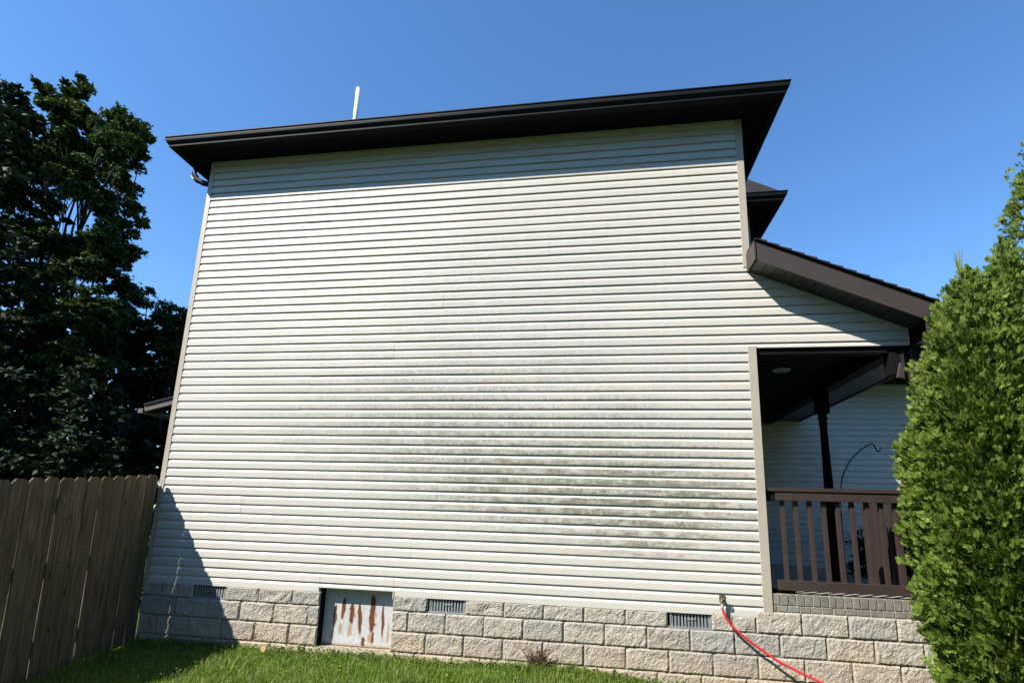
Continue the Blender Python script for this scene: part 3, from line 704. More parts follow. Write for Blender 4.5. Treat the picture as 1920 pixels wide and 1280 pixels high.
o=dl.build('dry_leaf',plain('dry_leaf',(.34,.24,.11),.8,.2,60)); setp(o,'single pale brown dry leaf lying on the lawn between fence and rusted door','leaf')

# ================================================================ ARBORVITAE
def spray_template(seed,L=.078):
    r=np.random.default_rng(seed); V=[];F=[]
    def leaf(o,d,l,w):
        n=np.array([-d[1],d[0]]); b=len(V)
        V.extend([o,o+d*l*.55+n*w*.5,o+d*l,o+d*l*.55-n*w*.5]); F.extend([(b,b+2,b+1),(b,b+3,b+2)])
    leaf(np.zeros(2),np.array([0,1.]),L,.013)
    k=4
    for i in range(k):
        t=.15+.7*i/k
        for s in (-1,1):
            a=s*(.95-.45*t)+r.uniform(-.12,.12); l=L*(.50-.28*t)*r.uniform(.8,1.2); leaf(np.array([0,L*t]),np.array([math.sin(a),math.cos(a)]),l,.0130)
    V=np.array(V); bend=-.9*(V[:,1]**2)  # curls outwards
    return np.stack([V[:,0],V[:,1],bend+r.uniform(-.002,.002,len(V))],-1),np.array(F)
TP=[spray_template(i) for i in range(6)]
def arbor(name,cx,cy,z0,z1,rmax,n,seed,label,low=.72,peak=.28,lean=(0,0)):
    T=empty(name,(cx,cy,z0)); setp(T,label,'shrub','tall arborvitae shrubs at the right end of the wall')
    MB().tube([(cx,cy,z0-.1),(cx,cy,z0+1),(cx+lean[0],cy+lean[1],z1-.15)],[.06,.045,.006],8).build('trunk',MBARK,T)
    r=np.random.default_rng(seed); Hh=z1-z0
    def prof(t): # t 0..1
        a=np.where(t<peak,low+(1-low)*np.sin(np.clip(t/peak,0,1)*np.pi/2),1.)
        b=np.where(t>peak,np.clip(1-((t-peak)/(1-peak))**2.0,0,1)**.80,1.)
        return rmax*a*b
    t=r.uniform(0,1,n*3); keep=r.uniform(0,1,n*3)<prof(t)/rmax*.95+.05; t=t[keep][:n]; n=len(t)
    nt=max(10,n//24); t0=t[:nt]; th0=r.uniform(0,2*np.pi,nt); lum0=r.normal(0,.05,nt)
    I0=r.integers(0,nt,n); zr=.058/Hh; fu=r.uniform(0,1,n)<np.where(t>.86,.8,.38); tu=t.copy(); thu=r.uniform(0,2*np.pi,n)
    t=np.clip(t0[I0]+r.normal(0,zr*.75,n),0,1); th=th0[I0]+r.normal(0,.050,n)/np.maximum(prof(t0[I0]),.12)
    t=np.where(fu,tu,t); th=np.where(fu|(prof(t)<.08),thu,th)
    kp=(np.cos(th-math.atan2(-4.6,-3.1))>-.65)|(r.uniform(0,1,n)<.4); t=t[kp];th=th[kp];I0=I0[kp];fu=fu[kp];n=len(t)
    lump=1+.055*np.sin(th*5+t*9+seed)+.055*np.sin(th*9-t*23+seed*2)+.04*np.sin(th*3+t*41)
    dd=np.where(fu,1.2,((t-t0[I0])/zr)**2)
    rad=prof(t)*lump+lum0[I0]*(~fu)-.030*np.minimum(dd,4)-.05*r.uniform(0,1,n)**2-.015
    rad=np.maximum(rad,.004)
    x=cx+lean[0]*t+rad*np.cos(th); y=cy+lean[1]*t+rad*np.sin(th); z=z0+.04+t*Hh*.985
    up_t=np.where(fu,0,(t-t0[I0])/zr)
    Vs=[];Fs=[];o=0; tid=r.integers(0,6,n)
    for q in range(6):
        I=np.where(tid==q)[0]; TV,TF=TP[q]; m=len(I)
        if m==0: continue
        phi=th[I]+r.normal(0,.38,m); el=r.normal(.50,.22,m)+.40*up_t[I]+.6*t[I]**4; sc=r.uniform(.75,1.3,m)*(1-.30*t[I])
        out=np.stack([np.cos(phi),np.sin(phi),np.zeros(m)],-1); upv=np.array([0,0,1.])
        Y=out*np.cos(el)[:,None]+upv*np.sin(el)[:,None]       # spray axis
        tang=np.stack([-np.sin(phi),np.cos(phi),np.zeros(m)],-1); N0=np.cross(tang,Y)
        ro=r.normal(0.95,.55,m)*np.where(r.uniform(0,1,m)<.5,1,-1)
        X=tang*np.cos(ro)[:,None]+N0*np.sin(ro)[:,None]; Nn=np.cross(X,Y)
        P=np.stack([x[I],y[I],z[I]],-1)-Y*.035
        W_=P[:,None,:]+sc[:,None,None]*(TV[None,:,0:1]*X[:,None,:]+TV[None,:,1:2]*Y[:,None,:]+TV[None,:,2:3]*Nn[:,None,:])
        Vs.append(W_.reshape(-1,3)); Fs.append((TF[None]+(np.arange(m)*len(TV))[:,None,None]).reshape(-1,3)+o); o+=m*len(TV)
    f=link('foliage',mk_np('foliage',np.concatenate(Vs),np.concatenate(Fs),MARB),T); f['kind']='stuff'
    # solid dark core added to stop light and view passing straight through
    k=18; zz=np.linspace(.02,.97,k); M=MB(); M.tube([(cx+lean[0]*a,cy+lean[1]*a,z0+a*Hh) for a in zz],[float(prof(np.array(a))*.62*(1 if a<.8 else .45))+.002 for a in zz],18); M.build('dark_core',MINN,T)
MINN=plain('dark_core',(.012,.018,.006),.95,.4,30)
arbor('arborvitae',8.16,-1.0,-.86,3.06,.59,52000,21,'nearest green arborvitae, its thin tip beside the end of the porch roof',.66,.42)
arbor('arborvitae',8.72,-.62,-.86,3.52,.56,19000,22,'middle green arborvitae rising just behind the nearest one',.8,.40)
arbor('arborvitae',9.42,-.25,-.9,4.75,.70,19000,23,'tallest green arborvitae at the right edge, farthest in the row',.8,.40)
arbor('arborvitae',9.05,-1.45,-.92,3.6,.60,10000,24,'green arborvitae at the bottom right edge, in front of the tallest one',.8,.40)
# wispy leader on the near one
w=MB(); rq=random.Random(9)
for k in range(9):
    a=rq.uniform(0,6.28); w.tube([(8.1,-1.0,2.93),(8.1+.02*math.cos(a),-1+.02*math.sin(a),3.05+rq.uniform(0,.1)),(8.1+.035*math.cos(a),-1+.035*math.sin(a),3.12+rq.uniform(0,.12))],[.005,.003,.001],4)
ar=[o for o in bpy.data.objects if o.name=='arborvitae'][0]
w.build('leader_twigs',MARB,ar)

# ================================================================ TREES
CL={'A':[(-17.3,5.0,14.2,0.71),(-22.9,7.3,11.2,1.01),(-16.7,5.3,13.1,0.6),(-12.9,7.6,5.3,0.69),(-19.0,6.3,6.9,0.78),(-21.4,7.8,10.1,0.67),(-12.4,5.1,6.3,0.54),(-13.0,5.2,10.0,0.73),(-15.0,5.5,12.6,0.72),(-14.8,6.5,4.8,0.57),(-22.8,6.7,14.0,0.97),(-18.1,6.1,11.3,0.63),(-22.4,7.8,6.2,0.95),(-15.8,5.0,12.5,0.67),(-21.5,5.8,14.2,0.94),(-18.5,6.0,15.4,0.95),(-18.1,5.1,15.1,0.62),(-24.2,8.0,10.0,0.79),(-18.3,5.9,7.9,0.79),(-17.3,6.0,9.8,0.56),(-19.9,5.2,12.0,0.68),(-18.1,7.6,17.0,0.32),(-10.3,5.3,4.4,0.6),(-11.3,4.6,7.0,0.43),(-13.0,6.6,8.7,0.71),(-19.9,6.3,11.0,0.87),(-12.6,5.6,9.7,0.67),(-14.8,4.8,7.8,0.74),(-18.6,6.3,6.7,0.83),(-16.8,7.7,12.2,0.75),(-17.4,7.0,8.2,0.7),(-19.6,5.1,13.8,0.89),(-14.6,5.9,6.4,0.51),(-18.6,6.5,7.4,0.72),(-14.2,5.5,9.4,0.71),(-18.7,6.7,8.2,0.79),(-11.8,5.4,10.5,0.48),(-23.8,7.8,14.9,0.84),(-19.7,4.9,15.6,0.57),(-11.3,5.1,7.9,0.6),(-16.3,6.6,6.4,0.78),(-22.2,7.5,7.1,0.73),(-14.7,7.6,12.0,0.79),(-11.4,5.7,7.5,0.67),(-18.8,6.4,5.3,0.71),(-11.1,4.7,10.9,0.5),(-18.1,7.6,16.0,0.76),(-16.8,7.0,5.8,0.76),(-18.6,7.6,15.4,0.64),(-10.6,4.6,10.6,0.56),(-15.7,5.0,10.9,0.79),(-22.8,6.8,14.5,1.05),(-25.5,7.9,13.3,0.87),(-11.1,5.1,9.5,0.68),(-21.2,6.2,14.0,0.7),(-14.1,7.1,8.2,0.6),(-17.0,5.2,12.0,0.73),(-24.7,7.1,15.3,0.72),(-13.1,5.0,4.7,0.54),(-15.2,6.1,8.9,0.61),(-24.0,7.1,18.6,0.89),(-17.2,6.5,15.3,0.7),(-18.2,6.6,6.9,0.74),(-18.2,5.6,11.7,0.72),(-14.2,6.9,14.4,0.23),(-14.9,5.8,7.6,0.64),(-16.6,6.6,15.3,0.88),(-9.8,4.7,6.7,0.45),(-19.5,7.7,17.6,0.83),(-18.1,7.2,15.7,0.66),(-17.6,6.6,11.4,0.66),(-21.5,7.8,7.1,0.65),(-17.3,6.3,10.9,0.8),(-12.4,5.1,11.3,0.64),(-13.7,6.5,6.2,0.62),(-15.1,6.9,14.1,0.86),(-15.8,5.6,11.1,0.62),(-16.5,5.5,12.7,0.71),(-16.8,7.5,6.5,0.63),(-16.2,5.5,9.0,0.73),(-13.4,4.5,9.5,0.65),(-15.5,5.2,14.4,0.67),(-21.7,6.1,12.4,0.64),(-20.1,7.6,12.4,0.65),(-9.7,5.1,5.3,0.44),(-12.9,4.9,8.7,0.67),(-17.2,5.4,13.9,0.7),(-17.5,7.3,8.9,0.8),(-11.6,5.1,12.2,0.24),(-25.1,7.0,17.9,0.95),(-10.6,4.7,11.2,0.61),(-11.9,5.2,12.5,0.45),(-16.6,7.0,7.7,0.71),(-14.2,5.8,5.1,0.7),(-18.8,6.3,9.4,0.85),(-13.3,4.5,5.5,0.51),(-13.5,5.5,7.0,0.69),(-15.6,6.6,8.0,0.7),(-16.0,4.8,14.2,0.7),(-15.8,7.2,12.8,0.82),(-21.5,7.4,11.8,0.84),(-16.3,6.9,11.8,0.84),(-21.2,7.1,16.5,0.93),(-10.8,5.1,6.2,0.55),(-13.2,5.1,12.6,0.61),(-13.5,5.1,5.9,0.56),(-12.1,5.5,5.5,0.5),(-14.6,6.9,5.7,0.5),(-21.1,7.2,9.7,0.97),(-9.7,4.7,7.1,0.56),(-12.5,4.5,4.2,0.65),(-17.5,7.7,9.4,0.87),(-25.7,7.3,16.7,0.79),(-20.9,5.9,11.1,0.52),(-17.7,5.4,6.5,0.66),(-21.5,7.5,8.1,0.67),(-18.4,6.7,11.4,0.68),(-16.5,7.5,8.9,0.74),(-18.0,6.6,13.6,0.8),(-15.0,6.3,9.2,0.7),(-15.0,7.6,10.9,0.79),(-17.7,5.4,8.2,0.59),(-13.2,4.8,9.4,0.71),(-12.8,5.7,8.5,0.51),(-19.6,6.7,8.1,0.69),(-20.8,5.3,13.9,0.69),(-15.8,7.0,12.3,0.69),(-18.0,4.7,13.4,0.9),(-12.1,5.9,5.6,0.58),(-14.0,5.1,4.4,0.57),(-20.0,7.3,5.5,0.81),(-20.4,6.5,9.2,0.66),(-14.7,5.9,11.6,0.77),(-13.7,6.2,6.4,0.68),(-21.7,7.1,15.0,0.86),(-21.4,7.9,9.9,0.8),(-12.3,5.7,7.6,0.6),(-22.7,7.2,15.7,0.89),(-22.7,6.7,13.5,0.96),(-11.0,5.3,9.7,0.68),(-14.2,6.7,5.0,0.7),(-13.7,6.4,13.0,0.63),(-16.1,5.2,6.3,0.71),(-18.6,4.8,14.2,0.86),(-10.6,5.3,8.1,0.43),(-22.9,7.0,17.8,0.75),(-19.0,7.2,8.9,0.77),(-20.2,6.8,10.3,0.87),(-24.0,8.0,12.4,1.04),(-24.3,7.6,12.8,0.9),(-14.3,7.1,10.0,0.79),(-12.0,6.0,5.2,0.52),(-27.0,7.9,16.6,0.72),(-14.6,4.7,10.5,0.56),(-12.6,6.5,7.5,0.52),(-11.4,5.3,5.1,0.47),(-15.5,7.8,11.4,0.76),(-14.0,6.2,9.0,0.68),(-19.3,7.2,7.8,0.74),(-24.9,7.8,12.2,0.69),(-23.6,7.7,17.1,1.08),(-13.4,6.1,8.0,0.7),(-13.3,5.5,8.9,0.54),(-19.9,7.2,17.4,0.78),(-16.7,5.5,13.3,0.83),(-14.5,7.1,7.6,0.62),(-17.8,6.5,12.8,0.76),(-9.9,4.8,5.3,0.44),(-16.2,5.8,7.2,0.65),(-20.3,5.9,13.3,0.84),(-16.7,7.2,13.2,0.85),(-22.8,5.8,16.3,0.55),(-13.3,5.1,9.2,0.49),(-17.5,6.6,4.9,0.59),(-17.1,4.8,14.9,0.44),(-15.4,7.2,7.7,0.53),(-14.0,5.2,12.1,0.64),(-18.0,6.4,14.3,0.88),(-13.5,5.5,6.1,0.49),(-15.4,6.1,8.6,0.76),(-12.4,4.6,5.0,0.51),(-20.8,5.3,15.8,0.8),(-16.4,7.6,14.4,0.71),(-14.4,5.9,14.3,0.35),(-17.0,6.4,7.1,0.68),(-18.5,6.3,8.7,0.7),(-15.0,5.6,13.0,0.72),(-21.5,7.7,8.1,0.64),(-14.2,6.5,12.4,0.8),(-17.8,5.5,4.9,0.31),(-19.3,6.8,5.6,0.71),(-16.6,4.7,7.7,0.64),(-18.3,6.1,6.3,0.73),(-20.6,7.4,17.8,0.54),(-14.7,5.1,7.2,0.75),(-17.2,4.9,11.1,0.8),(-17.1,6.5,8.5,0.81),(-12.5,5.1,5.1,0.67),(-19.8,6.5,14.3,0.88),(-23.0,6.4,16.2,0.83),(-14.8,7.2,5.8,0.6),(-22.9,6.5,17.5,0.96),(-19.9,6.8,5.4,0.81),(-15.4,6.0,9.4,0.55),(-21.5,6.9,11.0,0.69),(-16.5,6.3,9.5,0.77),(-16.0,6.9,11.1,0.74),(-11.8,5.3,10.2,0.47),(-17.5,6.3,16.5,0.31),(-15.6,5.3,15.1,0.46),(-14.6,4.8,6.5,0.63),(-13.5,5.9,5.1,0.5),(-17.3,5.6,14.3,0.72),(-14.1,5.2,9.9,0.58),(-15.4,7.8,8.0,0.6),(-20.7,6.3,8.6,0.51),(-21.3,6.1,10.6,0.41),(-17.7,6.0,15.4,0.76),(-15.8,7.1,10.2,0.57),(-16.6,6.4,9.2,0.74),(-19.9,7.7,6.5,0.65),(-18.0,7.0,11.1,0.61),(-17.1,6.0,13.4,0.78),(-11.7,5.6,6.1,0.65),(-20.0,6.4,13.2,0.72),(-17.4,4.5,12.4,0.7),(-16.2,6.0,4.9,0.55),(-23.0,6.6,14.3,0.8),(-13.0,5.3,4.8,0.57),(-19.7,6.9,5.0,0.78)],'B':[(-11.2,8.3,8.5,0.55),(-9.1,7.2,6.3,0.28),(-10.3,7.1,6.4,0.62),(-13.7,8.4,6.3,0.57),(-14.4,7.9,12.3,0.81),(-13.7,8.3,7.6,0.59),(-9.0,5.9,6.3,0.49),(-10.0,5.8,9.9,0.59),(-12.0,6.4,11.4,0.54),(-9.0,6.7,12.1,0.39),(-13.0,8.4,5.6,0.66),(-9.1,7.2,5.3,0.53),(-10.0,5.9,7.2,0.53),(-8.8,5.9,8.1,0.42),(-11.3,7.6,13.1,0.61),(-7.9,5.5,6.0,0.49),(-9.6,6.9,12.1,0.65),(-9.3,6.8,8.4,0.45),(-9.3,7.2,11.9,0.24),(-9.0,7.3,5.6,0.25),(-8.0,5.9,4.4,0.38),(-9.6,7.1,8.9,0.66),(-12.8,8.0,7.6,0.5),(-8.3,5.4,10.6,0.5),(-12.2,7.2,6.7,0.59),(-10.0,6.0,10.6,0.64),(-11.3,6.2,7.4,0.49),(-9.8,6.4,4.6,0.6),(-10.4,7.7,5.6,0.54),(-9.9,7.4,7.6,0.58),(-8.3,6.8,4.9,0.28),(-11.7,6.9,13.3,0.51),(-9.2,6.6,10.8,0.22),(-10.5,6.1,10.6,0.46),(-10.2,5.8,8.4,0.55),(-11.3,6.5,9.6,0.55),(-11.9,8.0,8.3,0.71),(-9.5,7.2,6.6,0.48),(-12.4,8.2,9.0,0.61),(-9.0,6.2,4.6,0.58),(-9.8,6.9,13.0,0.39),(-12.6,7.4,15.0,0.42),(-12.2,6.6,13.3,0.55),(-12.5,7.1,13.7,0.61),(-10.5,6.9,12.8,0.55),(-8.7,5.8,5.6,0.55),(-8.7,5.8,7.4,0.46),(-12.1,7.2,7.8,0.58),(-11.5,7.0,12.4,0.65),(-9.1,6.6,7.9,0.44),(-13.1,6.9,13.4,0.62),(-12.7,8.4,9.4,0.69),(-11.9,6.7,8.6,0.57),(-14.5,8.3,11.9,0.7),(-12.8,7.3,14.1,0.39),(-13.3,7.5,12.6,0.76),(-8.9,6.8,5.7,0.56),(-9.8,6.5,8.1,0.62),(-10.2,6.4,6.1,0.62),(-8.9,5.8,4.9,0.47),(-10.6,5.9,6.8,0.61),(-8.6,5.9,11.4,0.66),(-8.7,5.6,5.6,0.43),(-8.8,6.1,8.4,0.48),(-13.7,8.4,13.3,0.65),(-13.9,8.0,12.9,0.6),(-8.6,6.6,6.1,0.5),(-12.4,7.1,14.1,0.29),(-12.0,8.0,5.4,0.53),(-11.6,8.3,10.7,0.61),(-9.7,7.1,9.6,0.47),(-8.9,6.9,6.7,0.33),(-10.7,6.1,6.0,0.47),(-11.2,7.2,5.5,0.51),(-11.6,7.0,5.7,0.68),(-12.1,6.6,8.9,0.59)],'C':[(-10.1,9.1,8.1,0.23),(-7.8,8.4,6.4,0.55),(-10.3,9.0,5.7,0.44),(-8.0,8.7,6.0,0.48),(-8.7,8.6,6.4,0.63),(-7.8,8.2,6.7,0.5),(-8.0,8.7,6.8,0.38),(-8.1,8.4,5.4,0.54),(-9.9,8.7,6.5,0.68),(-8.1,8.3,5.8,0.48),(-9.3,8.5,6.3,0.51),(-7.9,8.7,5.7,0.43),(-7.9,8.7,5.5,0.59),(-7.8,8.9,6.6,0.29),(-10.2,8.4,7.8,0.32),(-7.1,8.4,5.4,0.3),(-9.1,9.2,7.0,0.64),(-9.2,8.8,7.0,0.26),(-7.9,8.3,5.0,0.49),(-9.8,8.3,7.2,0.49),(-10.9,9.6,5.4,0.36),(-9.4,8.2,6.8,0.32),(-10.5,9.6,6.0,0.69),(-11.1,9.5,8.1,0.61)],'U':[(-7.6,5.3,3.7,0.39),(-10.5,5.8,2.8,0.59),(-12.1,4.6,3.4,0.43),(-7.8,5.2,1.8,0.35),(-13.4,6.5,2.1,0.61),(-10.6,4.5,1.7,0.46),(-14.4,5.7,2.7,0.68),(-12.7,4.6,2.7,0.46),(-7.2,6.1,2.4,0.25),(-8.3,5.9,4.1,0.55),(-15.7,4.7,3.1,0.22),(-10.6,4.7,2.9,0.55),(-15.2,6.5,3.5,0.6),(-13.9,4.9,2.7,0.49),(-13.0,6.7,2.6,0.53),(-11.6,6.8,3.7,0.51),(-11.4,4.9,1.8,0.54),(-18.3,6.8,1.6,0.64),(-15.8,6.4,2.3,0.74),(-16.2,5.9,4.0,0.69),(-18.1,6.7,1.4,0.23),(-14.5,5.1,3.1,0.67),(-13.3,6.0,3.3,0.66),(-7.5,6.2,2.9,0.33),(-7.0,4.8,2.4,0.46),(-8.4,5.5,3.6,0.42),(-13.4,6.7,1.7,0.52),(-10.6,5.1,1.4,0.2),(-15.3,6.2,1.9,0.74),(-8.3,5.4,2.0,0.4),(-10.7,4.6,3.5,0.42),(-9.7,5.1,1.8,0.57),(-11.6,5.7,3.0,0.47),(-9.6,4.7,2.9,0.54),(-15.5,6.5,3.4,0.76),(-15.8,5.6,4.3,0.64),(-14.8,4.6,3.7,0.49),(-12.1,6.3,2.2,0.54),(-10.7,6.8,2.9,0.51),(-18.3,6.9,2.4,0.82),(-10.2,6.4,4.5,0.51),(-8.5,6.4,1.8,0.5),(-16.1,5.3,1.8,0.34),(-15.7,4.9,3.4,0.69),(-7.2,5.2,3.2,0.45),(-10.5,6.3,3.0,0.6),(-6.7,4.9,2.3,0.35),(-13.3,4.7,2.6,0.56),(-14.5,5.2,3.6,0.61),(-12.2,6.3,2.9,0.52),(-13.3,4.9,1.5,0.48),(-10.7,5.4,1.7,0.42),(-18.5,6.6,2.8,0.61),(-7.2,4.6,3.9,0.36),(-8.3,5.4,2.2,0.45),(-10.1,6.2,3.6,0.41),(-13.5,5.5,2.5,0.48),(-9.2,5.8,2.5,0.46),(-12.6,6.9,1.6,0.38),(-8.8,6.3,3.5,0.46),(-11.7,6.5,2.3,0.56),(-11.1,5.9,3.3,0.52),(-14.9,6.3,3.1,0.58),(-13.4,5.5,1.4,0.28),(-12.0,5.2,2.7,0.59),(-15.5,6.5,4.3,0.65),(-6.7,5.5,1.8,0.35),(-13.2,6.7,4.0,0.52),(-7.2,5.6,1.5,0.2),(-18.7,6.9,4.3,0.82),(-16.0,6.6,4.2,0.6),(-9.4,5.2,2.5,0.38),(-8.6,5.3,2.0,0.45),(-12.5,5.2,3.4,0.49),(-18.8,6.8,4.0,0.67),(-9.1,4.9,1.7,0.41),(-7.6,6.2,3.8,0.29),(-8.0,6.4,3.9,0.42),(-7.7,5.3,2.9,0.45),(-17.2,5.7,2.1,0.31),(-8.8,5.2,2.2,0.41),(-6.7,5.5,3.1,0.27),(-8.2,6.6,2.3,0.53),(-11.5,4.9,1.6,0.51),(-14.3,6.3,2.1,0.65),(-16.4,6.0,2.6,0.65),(-10.6,5.3,3.6,0.61),(-18.8,6.7,3.3,0.59),(-9.5,5.0,3.8,0.55),(-11.9,6.5,4.4,0.48),(-15.6,6.8,1.8,0.67),(-10.9,4.7,3.9,0.59),(-13.0,6.0,2.5,0.62),(-10.7,6.9,1.7,0.39),(-10.3,6.1,3.2,0.48),(-13.1,4.5,1.5,0.45),(-11.3,4.5,4.0,0.56),(-13.0,6.6,2.8,0.5),(-9.2,6.0,3.9,0.46),(-18.6,6.5,4.5,0.62),(-6.3,5.3,3.0,0.17),(-11.6,4.8,2.0,0.61),(-5.9,5.0,2.3,0.14),(-11.9,4.9,3.0,0.6),(-8.4,6.3,2.1,0.49),(-14.8,4.9,2.3,0.57),(-10.2,5.1,3.9,0.41),(-14.3,5.0,2.8,0.68),(-13.6,5.1,3.0,0.63),(-9.8,5.3,2.5,0.38),(-16.3,5.3,3.9,0.57),(-9.7,4.6,3.8,0.42),(-14.9,4.6,2.4,0.57),(-13.0,6.0,2.7,0.51),(-9.2,9.6,5.2,0.58),(-8.8,9.8,4.0,0.63),(-9.9,9.3,2.8,0.53),(-10.3,9.5,2.4,0.27),(-9.3,8.4,4.6,0.54),(-7.9,9.2,4.5,0.58),(-8.7,8.5,4.8,0.62),(-7.3,9.2,3.7,0.49),(-7.6,9.1,2.7,0.42),(-7.1,8.4,3.1,0.56),(-8.1,8.6,2.4,0.41),(-7.8,8.6,4.5,0.43),(-10.4,9.0,5.1,0.24),(-8.1,9.1,4.4,0.47),(-9.4,9.4,3.3,0.64),(-10.7,9.6,4.4,0.4),(-10.2,9.0,4.5,0.31),(-9.2,8.7,3.4,0.6),(-10.1,8.9,4.6,0.26),(-7.1,8.6,4.2,0.52),(-7.9,9.4,2.4,0.54),(-8.8,8.7,2.4,0.58),(-7.5,8.5,2.7,0.45),(-7.9,8.6,3.0,0.42),(-7.3,9.6,2.3,0.57),(-9.3,8.3,4.3,0.46),(-8.7,9.2,2.7,0.6),(-9.0,9.8,1.8,0.18),(-7.0,9.0,3.0,0.47),(-7.2,9.7,2.8,0.2),(-8.4,8.4,2.0,0.52),(-8.4,9.5,3.6,0.5),(-9.1,8.9,4.1,0.58),(-9.4,8.6,3.0,0.35),(-10.3,9.2,3.9,0.27),(-8.2,9.5,1.8,0.21),(-9.1,8.7,2.3,0.46),(-7.4,8.4,4.0,0.39),(-7.5,8.5,2.1,0.49),(-9.7,8.8,3.9,0.41),(-10.0,9.3,1.8,0.27),(-7.2,9.1,3.9,0.29),(-9.0,8.6,2.9,0.55),(-6.7,8.9,2.5,0.43),(-8.9,9.2,2.3,0.55),(-8.8,8.3,2.0,0.42)]}
def leaf_cloud(cl,per,size,seed):
    r=np.random.default_rng(seed); Ps=[]
    for (x,y,z,rad) in cl:
        n=int(per*(rad/.4)**2)+12; k=9
        sc=r.normal(0,1,(k,3)); sc/=np.linalg.norm(sc,axis=1)[:,None]; sc*=(rad*r.uniform(.35,1.0,k))[:,None]; sr=rad*r.uniform(.22,.5,k)
        i=r.integers(0,k,n); d=r.normal(0,1,(n,3)); d/=np.linalg.norm(d,axis=1)[:,None]
        q=sc[i]*np.array([1.,1.,.85])+d*(sr[i]*r.uniform(0,1,n)**.5)[:,None]*np.array([1.15,1.15,.6]); j=r.uniform(0,1,n)<.05; q[j]*=r.uniform(1.,1.35,(j.sum(),1))
        Ps.append(np.array([x,y,z])+q)
    P=np.concatenate(Ps); n=len(P); s=size*r.uniform(.6,1.3,n)
    a=r.uniform(0,6.28,n); e=r.normal(-.35,.45,n); u=np.stack([np.cos(a)*np.cos(e),np.sin(a)*np.cos(e),np.sin(e)],-1)
    v=np.cross(u,np.array([0,0,1.])); v/=np.linalg.norm(v,axis=1)[:,None]+1e-9; w=np.cross(u,v)
    ro=r.normal(0,.6,n)[:,None]; v2=v*np.cos(ro)+w*np.sin(ro); w2=np.cross(u,v2)
    # five-pointed leaf outline folded along its rib
    T=[(0,0,0),(.28,.52,.10),(.52,.26,.05),(1.0,0,0),(.52,-.26,.05),(.28,-.52,.10)]
    V=np.stack([P+s[:,None]*(a_*u+b_*v2+c_*w2) for a_,b_,c_ in T],1)
    b=(np.arange(n)*6)[:,None]; F=np.concatenate([b+[0,1,2],b+[0,2,3],b+[0,3,4],b+[0,4,5]],0)
    return V.reshape(-1,3),F
def tree(name,cl,bx_,by_,zb,label,mat,per,size,seed,group=None,tr=.22,limbs=26):
    T=empty(name,(bx_,by_,zb)); setp(T,label,'tree',group)
    zt=sorted(c[2] for c in cl)[int(len(cl)*.72)]; xm=sum(c[0] for c in cl)/len(cl); ym=sum(c[1] for c in cl)/len(cl)
    tp=[Vector((bx_,by_,zb-.3)),Vector((bx_+.05,by_,zb+1.5)),Vector(((bx_+xm)/2,(by_+ym)/2,zb+(zt-zb)*.45)),Vector((xm,ym,zb+(zt-zb)*.75)),Vector((xm+.1,ym,zt))]
    MB().tube(bez(tp,5),[tr*(1-.045*i) for i in range(21)],10).build('trunk',MBARK,T)
    r=random.Random(seed); B=MB(); cs=r.sample(cl,min(limbs,len(cl)))
    for c in cs:
        hz=zb+(c[2]-zb)*r.uniform(.35,.62); k=(hz-zb)/(zt-zb+1e-6); s=Vector((bx_+(xm-bx_)*min(1,k/.75),by_+(ym-by_)*min(1,k/.75),hz)); e=Vector(c[:3])
        m1=s.lerp(e,.45)+Vector((r.uniform(-.7,.7),r.uniform(-.6,.6),r.uniform(-.6,.1))); B.tube(bez([s,m1,e],4),[.07,.06,.052,.045,.036,.030,.022,.016,.008],5)
        for q in range(3):
            p=s.lerp(e,r.uniform(.6,.95)); B.tube([p,p.lerp(e,.6)+Vector((r.uniform(-.3,.3),r.uniform(-.3,.3),r.uniform(-.1,.3)))],[.012,.004],4)
    B.build('branches',MBARK,T)
    V,F=leaf_cloud(cl,per,size,seed); f=link('crown',mk_np('crown',V,F,mat),T); f['kind']='stuff'
    return T
tree('maple_tree',CL['B']+[(-9.7,7,11.9,0.55),(-10.2,7.2,11.3,0.55),(-10.1,7,12.6,0.52),(-11.2,7.5,12.3,0.58),(-9.4,7,10.6,0.4),(-10.1,7.3,10.2,0.58),(-9.3,7,9.1,0.43),(-9.2,7,8.3,0.46),(-11.7,7.6,11.6,0.59),(-11.2,7.8,11.0,0.48),(-9.3,7,12.3,0.41),(-12.3,7.5,13.2,0.61),(-12.9,7.8,11.8,0.61),(-14.0,7.6,11.8,0.63),(-13.0,7.8,9.8,0.59)]+[(-12.05,7,14.4,.4),(-12.2,7,13.9,.4),(-13.5,7,14.6,.35),(-13.1,7,14.25,.35),(-10.6,7,13.2,.45),(-10.0,7,12.9,.45),(-9.4,7,12.7,.4),(-11.3,7,13.2,.5),(-9.0,7,9.9,.3),(-8.8,7.,9.4,.3)],-11.2,7.4,-.9,'broad dark maple with a ragged crown behind the fence, nearest the house',MLEAF,760,.105,31)
